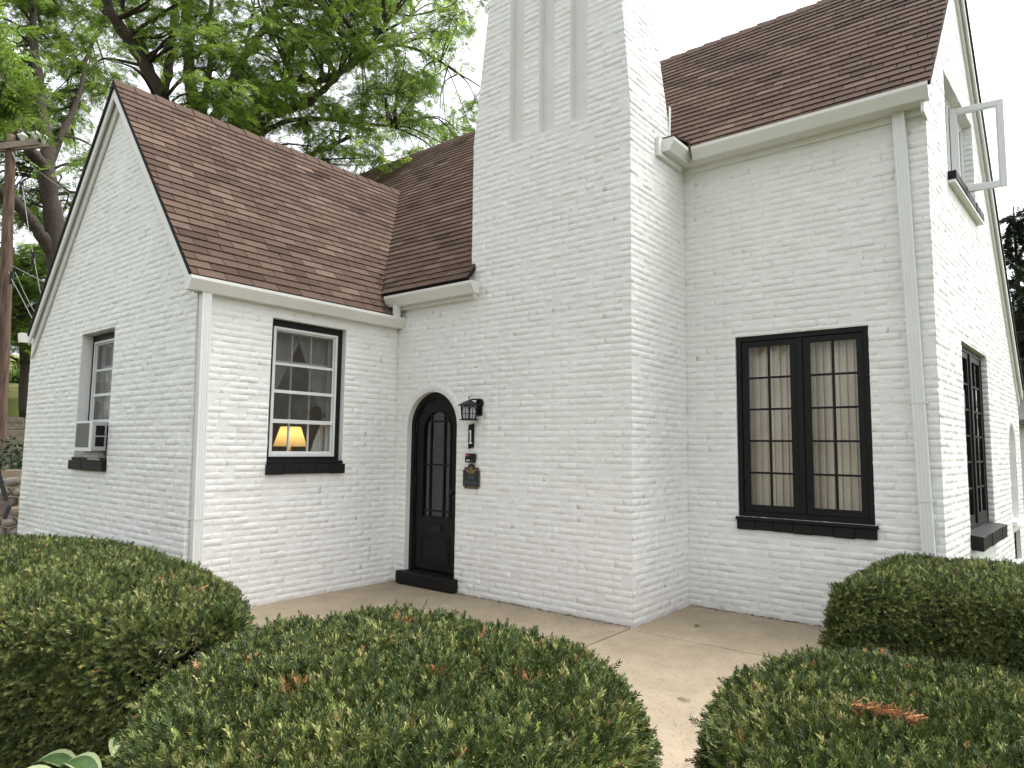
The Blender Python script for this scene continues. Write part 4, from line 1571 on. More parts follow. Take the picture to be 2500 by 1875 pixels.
# vertical blinds in the black casement
vb = thing('vertical_blind', 'beige vertical blind closed behind the large black casement window', 'blind', (1.15, YD + .19, 1.9))
ns = 19
for i in range(ns):
    xm = .50 + (1.31) * (i + .5) / ns
    a = rad(16 + random.gauss(0, 5))
    hw = .040
    x0_, x1_ = xm - hw * math.cos(a), xm + hw * math.cos(a)
    y0_, y1_ = YD + .20 + hw * math.sin(a), YD + .20 - hw * math.sin(a)
    mb = MB()
    nn = 6
    vs = []
    for z in (.86, 1.8, 2.80):
        for k in range(nn):
            t = k / (nn - 1)
            bow = .007 * math.sin(math.pi * t)
            vs.append((x0_ + (x1_ - x0_) * t, y0_ + (y1_ - y0_) * t - bow, z))
    fs = [(r * nn + k, r * nn + k + 1, (r + 1) * nn + k + 1, (r + 1) * nn + k) for r in range(2) for k in range(nn - 1)]
    mb.add(vs, fs)
    setp(mb.build('slat', BLIND, None, True), vb)
mb = MB()
mb.box((.47, YD + .16, 2.80), (1.85, YD + .24, 2.84))
setp(mb.build('head_rail', VINYL), vb)

# ------------------------------------------------------------------ ground and paving
def grid_plane(name, x0, x1, y0, y1, n, fz, m):
    xs, ys = np.linspace(x0, x1, n), np.linspace(y0, y1, n)
    X, Y = np.meshgrid(xs, ys)
    Z = fz(X, Y)
    V = np.stack([X.ravel(), Y.ravel(), Z.ravel()], -1)
    i = np.arange(n - 1)
    A = (i[:, None] * n + i[None]).ravel()
    return link(name, np_mesh(name, V, np.stack([A, A + 1, A + n + 1, A + n], -1)), m, None, True, fixn=False)
mb = MB()
mb.add([(-400, -400, -.09), (400, -400, -.09), (400, 400, -.09), (-400, 400, -.09)], [(0, 1, 2, 3)])
tag(mb.build('ground', LAWN), kind='structure')
tag(grid_plane('planting_bed', -5.2, 5.5, -7.5, 2.0, 60, lambda x, y: -.062 + .018 * np.sin(x * 7 + 2 * np.sin(y * 5)) * np.sin(y * 6), SOIL), kind='structure')
pav = thing('pavement', None, None)
pav['kind'] = 'structure'
def slab(pts):
    mb = MB()
    mb.prism([(x, y, -.10) for x, y in pts], (0, 0, .1))
    return setp(mb.build('slab', CONC, bevel=.007), pav)
slab([(-3.3, -3.3), (-.9, -3.3), (-.010, -3.1), (-.010, .05), (-3.3, .05)])
slab([(.006, -.075), (2.32, -.075), (2.32, 1.25), (.006, 1.25)])
slab([(.010, -.089), (.010, -1.5), (.3, -2.2), (.75, -3.3), (1.9, -3.3), (1.75, -1.8), (1.85, -.9), (1.9, -.087)])
slab([(.76, -3.312), (1.6, -6.5), (2.8, -6.5), (1.9, -3.312)])
mb = MB()
for (x0, y0, x1, y1) in ((-3.2, -.012, -.02, -.004),):
    mb.add([(XB, -.03, .004), (-3.12, -.02, .004), (-3.12, 0, .004), (XB, 0, .004)], [(0, 1, 2, 3)])
# fallen needles and debris on the paving
def litter(name, n, sampler, m, ln, wd, z=.004):
    V, Q = [], []
    for i in range(n):
        x, y = sampler()
        t = random.uniform(0, 6.283)
        l_, w_ = ln * random.uniform(.5, 1.3), wd * random.uniform(.6, 1.4)
        c, s_ = math.cos(t), math.sin(t)
        h = random.uniform(.001, .006)
        k = len(V)
        for a, b in ((-l_, -w_), (l_, -w_), (l_, w_), (-l_, w_)):
            V.append((x + a * c - b * s_, y + a * s_ + b * c, z + (h if a > 0 else 0)))
        Q.append((k, k + 1, k + 2, k + 3))
    return tag(link(name, np_mesh(name, np.array(V), np.array(Q)), m, None), kind='stuff')
def samp():
    r = random.random()
    if r < .35:
        x = random.uniform(-3.2, 0)
        return x, -abs(random.gauss(0, .35)) - .004
    if r < .6:
        y = random.uniform(0, 1.18)
        return random.uniform(.02, 1.9), 1.17 - abs(random.gauss(0, .35)) if random.random() < .6 else y
    return random.uniform(.1, 1.75), random.uniform(-2.6, -.1)
litter('fallen_needles', 3600, samp, mat('needle_litter', (.055, .042, .025), .9, .1, noise=(30, .4)), .011, .0009)
def samp2():
    if random.random() < .6:
        return random.uniform(-3.2, 0), -abs(random.gauss(0, .02)) - .006
    return random.uniform(.02, 2.0), 1.19 - abs(random.gauss(0, .02))
litter('dirt_crumbs', 700, samp2, SOIL, .006, .005)

def leaf_litter(name, pts, m, s_=.02):
    V, Q = [], []
    for p in pts:
        a = random.uniform(0, 6.283)
        d = np.array([math.cos(a), math.sin(a), random.uniform(-.3, .6)]) * s_ * random.uniform(.5, 1.3)
        e = np.array([-math.sin(a), math.cos(a), random.uniform(-.4, .4)]) * s_ * .4
        k = len(V)
        V += [p - d, p + e, p + d, p - e]
        Q.append((k, k + 1, k + 2, k + 3))
    return tag(link(name, np_mesh(name, np.array(V), np.array(Q)), m, None), kind='stuff')
DRYL = mat('dry_leaflets', (.34, .29, .17), .8, .15, rnd=.3, noise=(60, .45))
pts = []
for i in range(150):
    t = abs(random.gauss(0, .28))
    y = E0 + .03 + t * .55
    x = XL + (ZL - zmain(y)) / SLE + random.gauss(0, .035 + .03 * (1 - min(t, 1)))
    pts.append(np.array([x, y, max(zmain(y), ZL - SLE * (x - XL)) + .02]))
for i in range(60):
    pts.append(np.array([random.uniform(-3.36, -3.2), -.12 - abs(random.gauss(0, .25)), 0]))
    pts[-1][2] = ZL - SLE * (pts[-1][0] - XL) + .022
leaf_litter('leaf_litter', pts, DRYL, .019)
def fallen_sprig(x, y, label):
    V, Fc = [], []
    a = random.uniform(0, 6.28)
    d = np.array([math.cos(a), math.sin(a), 0])
    e = np.array([-d[1], d[0], 0])
    b = np.array([x, y, .004])
    mb = MB()
    mb.tube([b, b + d * .04 + [0, 0, .012], b + d * .09 + e * .01], [.002, .0015, .001], 5)
    for i in range(11):
        c = b + d * (.015 + .007 * i) + [0, 0, .008]
        s_ = (-1) ** i
        mb.add([c, c + e * s_ * .012 + d * .006 + [0, 0, .006], c + e * s_ * .026 + d * .010, c + e * s_ * .013 - d * .002 + [0, 0, .002]], [(0, 1, 2, 3)])
    o = mb.build('fallen_sprig', LEAF[0])
    return tag(o, label, 'leaf sprig')
fallen_sprig(1.10, -1.40, 'small green leaf sprig fallen on the path between the two front hedges')
fallen_sprig(.45, .35, 'small leaf sprig fallen on the paving close to the chimney side')
# ------------------------------------------------------------------ foliage by instancing
def gn_scatter(name, pts, quat, scl, kind, sprigs, parent=None):
    """object whose geometry is the given small meshes scattered on points"""
    me = bpy.data.meshes.new(name)
    me.vertices.add(len(pts))
    me.vertices.foreach_set('co', np.asarray(pts, np.float32).ravel())
    a = me.attributes.new('quat', 'QUATERNION', 'POINT')
    a.data.foreach_set('value', np.asarray(quat, np.float32).ravel())
    a = me.attributes.new('scl', 'FLOAT', 'POINT')
    a.data.foreach_set('value', np.asarray(scl, np.float32))
    a = me.attributes.new('knd', 'INT', 'POINT')
    a.data.foreach_set('value', np.asarray(kind, np.int32))
    o = bpy.data.objects.new(name, me)
    C.objects.link(o)
    if parent is not None:
        o.parent = parent
    g = bpy.data.node_groups.new(name + '_scatter', 'GeometryNodeTree')
    g.interface.new_socket('Geometry', in_out='INPUT', socket_type='NodeSocketGeometry')
    g.interface.new_socket('Geometry', in_out='OUTPUT', socket_type='NodeSocketGeometry')
    n, l = g.nodes, g.links
    gi, go = n.new('NodeGroupInput'), n.new('NodeGroupOutput')
    join = n.new('GeometryNodeJoinGeometry')
    def named(t, nm):
        x = n.new('GeometryNodeInputNamedAttribute')
        x.data_type = t
        x.inputs['Name'].default_value = nm
        return x.outputs['Attribute']
    q, s_, k = named('QUATERNION', 'quat'), named('FLOAT', 'scl'), named('INT', 'knd')
    for i, sp in enumerate(sprigs):
        cmp = n.new('FunctionNodeCompare')
        cmp.data_type = 'INT'
        cmp.operation = 'EQUAL'
        l.new(k, cmp.inputs[2])
        cmp.inputs[3].default_value = i
        oi = n.new('GeometryNodeObjectInfo')
        oi.inputs['Object'].default_value = sp
        ip = n.new('GeometryNodeInstanceOnPoints')
        l.new(gi.outputs[0], ip.inputs['Points'])
        l.new(cmp.outputs[0], ip.inputs['Selection'])
        l.new(oi.outputs['Geometry'], ip.inputs['Instance'])
        l.new(q, ip.inputs['Rotation'])
        l.new(s_, ip.inputs['Scale'])
        l.new(ip.outputs[0], join.inputs[0])
    l.new(join.outputs[0], go.inputs[0])
    md = o.modifiers.new('scatter', 'NODES')
    md.node_group = g
    return o

def quats(Xa, Za):
    """orthonormal frames (x along Xa, z near Za) -> quaternions wxyz"""
    X = Xa / (np.linalg.norm(Xa, axis=1, keepdims=True) + 1e-9)
    Y = np.cross(Za, X)
    Y /= np.linalg.norm(Y, axis=1, keepdims=True) + 1e-9
    Z = np.cross(X, Y)
    m00, m11, m22 = X[:, 0], Y[:, 1], Z[:, 2]
    w_ = np.sqrt(np.maximum(0, 1 + m00 + m11 + m22)) / 2
    x_ = np.copysign(np.sqrt(np.maximum(0, 1 + m00 - m11 - m22)) / 2, Y[:, 2] - Z[:, 1])
    y_ = np.copysign(np.sqrt(np.maximum(0, 1 - m00 + m11 - m22)) / 2, Z[:, 0] - X[:, 2])
    z_ = np.copysign(np.sqrt(np.maximum(0, 1 - m00 - m11 + m22)) / 2, X[:, 1] - Y[:, 0])
    return np.stack([w_, x_, y_, z_], -1)

def sprig_obj(name, V, Fc, m, extra=None):
    me = bpy.data.meshes.new(name)
    me.from_pydata([tuple(v) for v in V], [], Fc)
    me.materials.append(m)
    if extra is not None:
        me.materials.append(extra[0])
        mi = np.zeros(len(Fc), np.int32)
        mi[extra[1]] = 1
        me.polygons.foreach_set('material_index', mi)
    return bpy.data.objects.new(name, me)      # not linked: only a source shape

def yew_sprig(seed, m, L=.050, nn=9, nl=.021, nw=.0030, spread=1.0):
    r = random.Random(seed)
    V, Fc = [], []
    V += [(0, -.0012, 0), (0, .0012, 0), (L, .0008, .006), (L, -.0008, .006)]
    Fc.append((0, 1, 2, 3))
    for i in range(nn):
        t = (i + .6) / nn
        x = L * t
        for s_ in (-1, 1):
            l_ = nl * (1 - .45 * abs(t - .4)) * r.uniform(.75, 1.15)
            ang = rad(52 - 25 * t + r.uniform(-12, 12)) * spread
            up = r.uniform(-.25, .75)
            dx, dy, dz = math.cos(ang) * l_, s_ * math.sin(ang) * l_ * math.cos(up), math.sin(ang) * l_ * math.sin(up)
            z = .006 * t
            px_, py_ = -dy / l_ * nw / 2, dx / l_ * nw / 2
            tw = r.uniform(-.5, .5) * nw
            k = len(V)
            V += [(x - px_ * .5, -py_ * .5, z), (x + px_ * .5, py_ * .5, z), (x + dx * .6 + px_, dy * .6 + py_, z + dz * .6 + tw), (x + dx, dy, z + dz - .001), (x + dx * .6 - px_, dy * .6 - py_, z + dz * .6 - tw)]
            Fc.append((k, k + 1, k + 2, k + 3, k + 4))
    return sprig_obj('yew_sprig', V, Fc, m)
YEW = [yew_sprig(1, NEED[0]), yew_sprig(2, NEED[0], .065, 10), yew_sprig(3, NEED[1]), yew_sprig(4, NEED[1], .048, 8), yew_sprig(5, NEED[2], .048, 8, .021),
       yew_sprig(6, NEED[3], .038, 6, .019, .004, .85), yew_sprig(7, NEED[4], .06, 9, .019, .0026)]

def smooth_loop(P, n=240):
    P = np.array(P, float)
    m = len(P)
    out = []
    for t in np.linspace(0, m, n, endpoint=False):
        i = int(t)
        f = t - i
        p0, p1, p2, p3 = P[(i - 1) % m], P[i % m], P[(i + 1) % m], P[(i + 2) % m]
        out.append(.5 * ((2 * p1) + (-p0 + p2) * f + (2 * p0 - 5 * p1 + 4 * p2 - p3) * f * f + (-p0 + 3 * p1 - 3 * p2 + p3) * f ** 3))
    return np.array(out)

def hedge(label, P, H, dens, dead, seed, dome=.05, bare=None, z0=-.05, name='clipped_hedge', grp='clipped yew hedges round the path', yellow=0.0):
    g = np.random.default_rng(seed)
    loop = smooth_loop(P)
    c = loop.mean(0)
    N = len(loop)
    nx = np.roll(loop, -1, 0) - np.roll(loop, 1, 0)
    nrm = np.stack([nx[:, 1], -nx[:, 0]], -1)
    nrm /= np.linalg.norm(nrm, axis=1, keepdims=True)
    if ((loop - c) * nrm).sum(1).mean() < 0:
        nrm = -nrm
    # profile: (inset, z) with shoulder
    prof = np.array([(.10, .0), (.03, .18), (.0, .45), (.0, .70), (.012, .84), (.045, .925), (.10, .965), (.17, .985)])
    pr = prof.copy()
    pr[:, 1] *= H
    def bump(p):
        return .016 * np.sin(p[:, 0] * 9 + seed + 2 * np.sin(p[:, 1] * 6)) * np.sin(p[:, 1] * 8 + p[:, 2] * 7) + .010 * np.sin(p[:, 0] * 23 + p[:, 2] * 19) * np.sin(p[:, 1] * 21 + seed) + .006 * np.sin(p[:, 0] * 51) * np.sin(p[:, 1] * 47 + p[:, 2] * 39)
    per = np.linalg.norm(np.roll(loop, -1, 0) - loop, axis=1)
    plen = np.linalg.norm(np.diff(pr, axis=0), axis=1)
    side_area = per.sum() * plen.sum()
    x_, y_ = loop[:, 0], loop[:, 1]
    area = .5 * abs((x_ * np.roll(y_, -1) - np.roll(x_, -1) * y_).sum())
    def sample(n_side, n_top):
        cum = np.concatenate([[0], np.cumsum(per)]) / per.sum()
        a = np.interp(g.random(n_side), cum, np.arange(N + 1))
        i0 = np.floor(a).astype(int) % N
        f = (a % 1)[:, None]
        lp = loop[i0] * (1 - f) + loop[(i0 + 1) % N] * f
        nr = nrm[i0] * (1 - f) + nrm[(i0 + 1) % N] * f
        cp = np.concatenate([[0], np.cumsum(plen)])
        s_ = g.random(n_side) * cp[-1]
        ins, zz_ = np.interp(s_, cp, pr[:, 0]), np.interp(s_, cp, pr[:, 1])
        dz, di = np.gradient(pr[:, 1], cp), np.gradient(pr[:, 0], cp)
        nzv, nxy = np.interp(s_, cp, di), np.interp(s_, cp, dz)
        P1 = np.concatenate([lp - nr * ins[:, None], (zz_ + z0)[:, None]], 1)
        N1 = np.concatenate([nr * nxy[:, None], nzv[:, None]], 1)
        # top: rejection in the loop
        a = np.interp(g.random(n_top), cum, np.arange(N + 1))
        i0 = np.floor(a).astype(int) % N
        rr = np.sqrt(g.random(n_top))[:, None]
        inner = loop - nrm * .17
        P2 = c + (inner[i0] - c) * rr
        tri = np.abs(np.cross(inner[i0] - c, inner[(i0 + 1) % N] - c))
        z2 = (H * .985 + dome * (1 - rr[:, 0] ** 2) + z0)
        P2 = np.concatenate([P2, z2[:, None]], 1)
        N2 = np.concatenate([(inner[i0] - c) * rr * dome * .6, np.ones((n_top, 1))], 1)
        # equalise density of the fan by thinning
        keep = g.random(n_top) < (tri / per[i0]) / (tri / per[i0]).max()
        return P1, N1, P2[keep], N2[keep]
    n_top = int(area * dens * 1.75)
    P1, N1, P2, N2 = sample(int(side_area * dens), n_top)
    PP, NN = np.concatenate([P1, P2]), np.concatenate([N1, N2])
    NN /= np.linalg.norm(NN, axis=1, keepdims=True)
    istop = NN[:, 2] > .6
    if bare is not None:
        kb = g.random(len(PP)) > bare(PP)
        PP, NN, istop = PP[kb], NN[kb], istop[kb]
    lump = np.sin(PP[:, 0] * 6.1 + seed) * np.sin(PP[:, 1] * 5.3 + 2) + .8 * np.sin(PP[:, 0] * 14 + PP[:, 2] * 11) * np.sin(PP[:, 1] * 13.7)
    PP = PP + NN * (bump(PP) - np.abs(g.normal(0, .018, len(PP))))[:, None]
    stray = g.random(len(PP)) < .006
    PP[stray] += NN[stray] * g.uniform(.01, .03, (int(stray.sum()), 1))
    up = np.array([0, 0, 1.0])
    rnd = g.normal(0, 1, PP.shape)
    X = NN * .55 + up * .12 + rnd * .55
    Zd = NN + g.normal(0, .45, PP.shape)
    q = quats(X, Zd)
    sc = g.uniform(.55, 1.05, len(PP))
    u = g.random(len(PP)) + lump * .10
    kind = np.where(u < .40, g.integers(0, 2, len(PP)), np.where(u < .80, g.integers(2, 4, len(PP)), 4))
    newg = g.random(len(PP)) < np.where(istop, .045 + yellow, .02)
    kind = np.where(newg, 5, kind)
    kind = np.where(g.random(len(PP)) < .003, 6, kind)
    for (dx_, dy_, r_) in dead:
        dd = np.hypot(PP[:, 0] - dx_, PP[:, 1] - dy_) < r_
        kind = np.where(dd & (PP[:, 2] > H * .8) & (g.random(len(PP)) < .75), 6, kind)
    root = thing(name, label, 'hedge', (c[0], c[1], z0), grp)
    fo = gn_scatter('foliage', PP, q, sc, kind, YEW)
    setp(fo, root)
    tag(fo, kind='stuff')
    # dark woody heart
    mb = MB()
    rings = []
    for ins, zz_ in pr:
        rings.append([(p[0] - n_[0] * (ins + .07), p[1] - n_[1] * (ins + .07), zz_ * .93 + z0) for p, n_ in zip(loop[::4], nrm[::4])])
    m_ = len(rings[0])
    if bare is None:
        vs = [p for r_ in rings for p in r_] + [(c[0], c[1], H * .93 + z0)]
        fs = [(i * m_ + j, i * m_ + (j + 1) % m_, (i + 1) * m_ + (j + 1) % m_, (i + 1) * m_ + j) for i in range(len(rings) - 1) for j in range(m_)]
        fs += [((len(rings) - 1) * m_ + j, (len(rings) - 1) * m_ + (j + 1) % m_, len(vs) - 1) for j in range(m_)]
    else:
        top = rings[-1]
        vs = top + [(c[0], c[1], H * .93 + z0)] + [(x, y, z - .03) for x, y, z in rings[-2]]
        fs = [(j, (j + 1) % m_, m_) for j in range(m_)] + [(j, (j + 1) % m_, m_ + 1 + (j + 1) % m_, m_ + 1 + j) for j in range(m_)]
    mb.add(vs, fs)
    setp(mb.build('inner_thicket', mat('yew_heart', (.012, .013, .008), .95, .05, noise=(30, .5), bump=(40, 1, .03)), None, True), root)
    return root, loop, c, g

def hstems(root, base, tips, r0=.012, seed=0):
    rs = random.Random(seed)
    mb = MB()
    for b, t in zip(base, tips):
        b, t = np.array(b), np.array(t)
        m1 = b + (t - b) * .4 + np.array([rs.gauss(0, .03), rs.gauss(0, .03), rs.gauss(0, .03)])
        m2 = b + (t - b) * .75 + np.array([rs.gauss(0, .03), rs.gauss(0, .03), rs.gauss(0, .03)])
        mb.tube([b, m1, m2, t], [r0, r0 * .75, r0 * .5, r0 * .25], 5, False)
    setp(mb.build('stems', BARK2, None, True), root)

ML = [(1.47, -4.96), (1.06, -4.76), (.91, -4.58), (.77, -4.30), (.80, -3.92), (.92, -3.70), (1.42, -3.54), (1.76, -3.58), (2.04, -3.70), (2.17, -3.84), (2.27, -4.06), (2.35, -4.3), (2.4, -4.6), (2.3, -4.95), (1.9, -5.1)]
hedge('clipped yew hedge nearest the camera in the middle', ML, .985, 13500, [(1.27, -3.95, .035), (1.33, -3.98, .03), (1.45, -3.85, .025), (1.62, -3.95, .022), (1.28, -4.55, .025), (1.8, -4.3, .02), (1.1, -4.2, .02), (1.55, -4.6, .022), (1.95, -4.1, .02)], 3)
BRL = [(2.19, -3.45), (2.175, -3.25), (2.2, -3.0), (2.28, -2.77), (2.46, -2.62), (2.67, -2.6), (2.87, -2.63), (3.1, -2.66), (3.4, -2.75), (3.7, -3.1), (3.75, -3.8), (3.3, -4.25), (2.75, -4.15), (2.38, -3.85)]
brh = hedge('clipped yew hedge at lower right with a long orange dead sprig', BRL, .885, 13500, [(2.6, -2.75, .03), (2.75, -2.78, .02), (2.35, -3.4, .02)], 5, yellow=.05)
n_ = 70
tt = g_ = np.random.default_rng(5).random(n_)
pd_ = np.stack([2.645 + .150 * tt, -3.56 + .012 * tt, .912 - .01 * tt], -1) + np.random.default_rng(6).normal(0, .011, (n_, 3)) * [.5, .45, .3]
xd_ = np.array([1, .1, .1]) + np.random.default_rng(7).normal(0, .5, (n_, 3))
fo_ = gn_scatter('dead_branch', pd_, quats(xd_, np.array([0, 0, 1.0]) + np.random.default_rng(8).normal(0, .3, (n_, 3))), np.full(n_, .6), np.zeros(n_, int), [YEW[6]])
setp(fo_, brh[0])
tag(fo_, kind='stuff')
RBL = [(1.915, -.90), (1.88, -.4), (1.90, .4), (2.0, .92), (2.4, 1.06), (2.85, 1.06), (3.4, 1.0), (3.5, .2), (3.3, -.62), (2.85, -.60), (2.45, -.52), (2.2, -.72), (2.03, -.93)]
hedge('boxy clipped yew hedge against the wall under the black casement', RBL, .80, 9000, [], 8, dome=.03, yellow=.03)
LLH = [(.28, -3.98), (.08, -3.83), (-.28, -3.66), (-.92, -3.47), (-1.92, -3.33), (-2.6, -3.33), (-3.2, -3.56), (-3.55, -3.9), (-3.6, -4.45), (-2.6, -4.95), (-1.4, -4.93), (-.56, -4.62), (.10, -4.24)]
def bare_l(P):
    px_, py_, _z = project(P)
    near = np.clip((P[:, 0] + .12) / .25, 0, 1) * np.clip((.775 - P[:, 2]) / .08, 0, 1)
    far_ = ((P[:, 1] > -3.95) & (P[:, 0] > -2.0)) * np.clip((.70 - P[:, 2]) / .1, 0, 1)
    return np.clip(np.maximum(near * .94, far_ * .97) + .2 * (P[:, 2] < .5), 0, .975)
root, loop, cc, g = hedge('large clipped yew hedge at left with thin bare twigs at its side', LLH, .90, 9500, [(-.6, -3.9, .03), (-.25, -3.95, .025), (-1.3, -3.7, .03)], 12, bare=bare_l)
bs, ts = [], []
for i in range(420):
    k = g.integers(0, len(loop)) if i % 2 else int(g.integers(-22, 26)) % len(loop)
    t = loop[k]
    b = cc + (t - cc) * g.uniform(.25, .75)
    bs.append((b[0], b[1], g.uniform(-.05, .3)))
    ts.append((*(cc + (t - cc) * g.uniform(.95, 1.0)), g.uniform(.35, .82)))
hstems(root, bs, ts, .009, 4)

# hosta clump between the two hedges
ho = thing('hosta', 'cream edged hosta leaves low between the left and middle hedges', 'plant', (.10, -4.46, -.05))
for i, (dx_, dy_, az, ln, el) in enumerate([(-.02, .0, 200, .22, .5), (.05, .05, 140, .24, .7), (-.1, -.1, 230, .23, .35), (.1, .12, 110, .2, .8), (.0, .1, 170, .22, .9), (.14, .02, 60, .22, .6), (-.06, .12, 150, .2, .6), (-.17, -.02, 215, .22, .4), (.1, -.1, 300, .22, .5), (-.05, -.16, 250, .22, .3)]):
    a = rad(az)
    d = np.array([math.cos(a) * math.cos(el), math.sin(a) * math.cos(el), math.sin(el)])
    sd_ = np.array([-math.sin(a), math.cos(a), 0])
    b = np.array([.10 + dx_, -4.46 + dy_, .25])
    V, Fc, edge = [], [], []
    nl_ = 9
    for j in range(nl_):
        t = j / (nl_ - 1)
        wd = .060 * math.sin(math.pi * min(t * .93 + .05, 1)) ** .7
        ctr = b + d * ln * t + np.array([0, 0, .10 * t - .16 * t * t])
        for k_, (f_, lift) in enumerate(((-1, .02), (-.72, .012), (0, 0), (.72, .012), (1, .02))):
            V.append(ctr + sd_ * wd * f_ + np.array([0, 0, lift * (wd / .060)]))
    for j in range(nl_ - 1):
        for k_ in range(4):
            Fc.append((j * 5 + k_, j * 5 + k_ + 1, j * 5 + k_ + 6, j * 5 + k_ + 5))
            if k_ in (0, 3):
                edge.append(len(Fc) - 1)
    so = sprig_obj('leaf', V, Fc, HOSTA, (HOSTE, edge))
    so.data.polygons.foreach_set('use_smooth', np.ones(len(Fc), bool))
    C.objects.link(so)
    setp(so, ho)
pass

# leafy plant by the far basement window
lpn = thing('leafy_plant', 'bright green leafy plant beside the dark basement window at right edge', 'plant', tuple(FF.p(3.9, -.05, .45)))
mb = MB()
b0 = FF.p(3.9, -.05, .45)
for k in range(5):
    mb.tube([b0 + [.02 * k, 0, 0], b0 + [.05 * k - .1, .04 * k, .35], b0 + [.12 * k - .2, .05 * k, .62 + .05 * k]], [.006, .005, .003], 5)
setp(mb.build('stem', BRIGHTL), lpn)
for k in range(26):
    t = random.uniform(0, 6.28)
    p = b0 + [random.uniform(-.25, .3), random.uniform(-.2, .2), random.uniform(.25, .78)]
    d = np.array([math.cos(t), math.sin(t), random.uniform(-.2, .5)])
    d /= np.linalg.norm(d)
    s_ = np.cross(d, [0, 0, 1])
    mb = MB()
    mb.add([p, p + d * .06 + s_ * .03, p + d * .15, p + d * .06 - s_ * .03, p + d * .07 + [0, 0, -.008]], [(0, 1, 4), (1, 2, 4), (2, 3, 4), (3, 0, 4)])
    setp(mb.build('leaf', BRIGHTL), lpn)

# ------------------------------------------------------------------ trees
def pinnate(seed, m, L=.24, n=9):
    r = random.Random(seed)
    V, Fc = [], []
    V += [(0, -.002, 0), (0, .002, 0), (L, .001, -.03), (L, -.001, -.03)]
    Fc.append((0, 1, 2, 3))
    for i in range(n):
        t = (i + .8) / (n + .3)
        x, z = L * t, -.03 * t * t
        for s_ in (-1, 1):
            l_ = .055 * (1 - .35 * abs(t - .5)) * r.uniform(.8, 1.2)
            a = rad(65 - 25 * t + r.uniform(-10, 10))
            dr = r.uniform(-.5, .15)
            e = np.array([math.cos(a) * l_, s_ * math.sin(a) * l_, dr * l_])
            w_ = .0095
            k = len(V)
            px_, py_ = -e[1] / l_ * w_, e[0] / l_ * w_
            b = np.array([x, 0, z])
            V += [b, b + e * .5 + [px_, py_, 0], b + e, b + e * .5 - [px_, py_, 0]]
            Fc.append((k, k + 1, k + 2, k + 3))
    return sprig_obj('locust_leaf', V, Fc, m)
LOC = [pinnate(1, LEAF[0]), pinnate(2, LEAF[0], .2, 8), pinnate(3, LEAF[1]), pinnate(4, LEAF[1], .2, 8), pinnate(5, LEAF[2]), pinnate(6, LEAF[2], .2, 8)]

def bend(pts, n=4, jit=.0, rs=None):
    """smooth polyline through pts"""
    P = np.array(pts, float)
    out = []
    m = len(P)
    for i in range(m - 1):
        p0, p1, p2, p3 = P[max(i - 1, 0)], P[i], P[i + 1], P[min(i + 2, m - 1)]
        for t in np.linspace(0, 1, n, endpoint=False):
            out.append(.5 * ((2 * p1) + (-p0 + p2) * t + (2 * p0 - 5 * p1 + 4 * p2 - p3) * t * t + (-p0 + 3 * p1 - 3 * p2 + p3) * t ** 3))
    out.append(P[-1])
    return np.array(out)

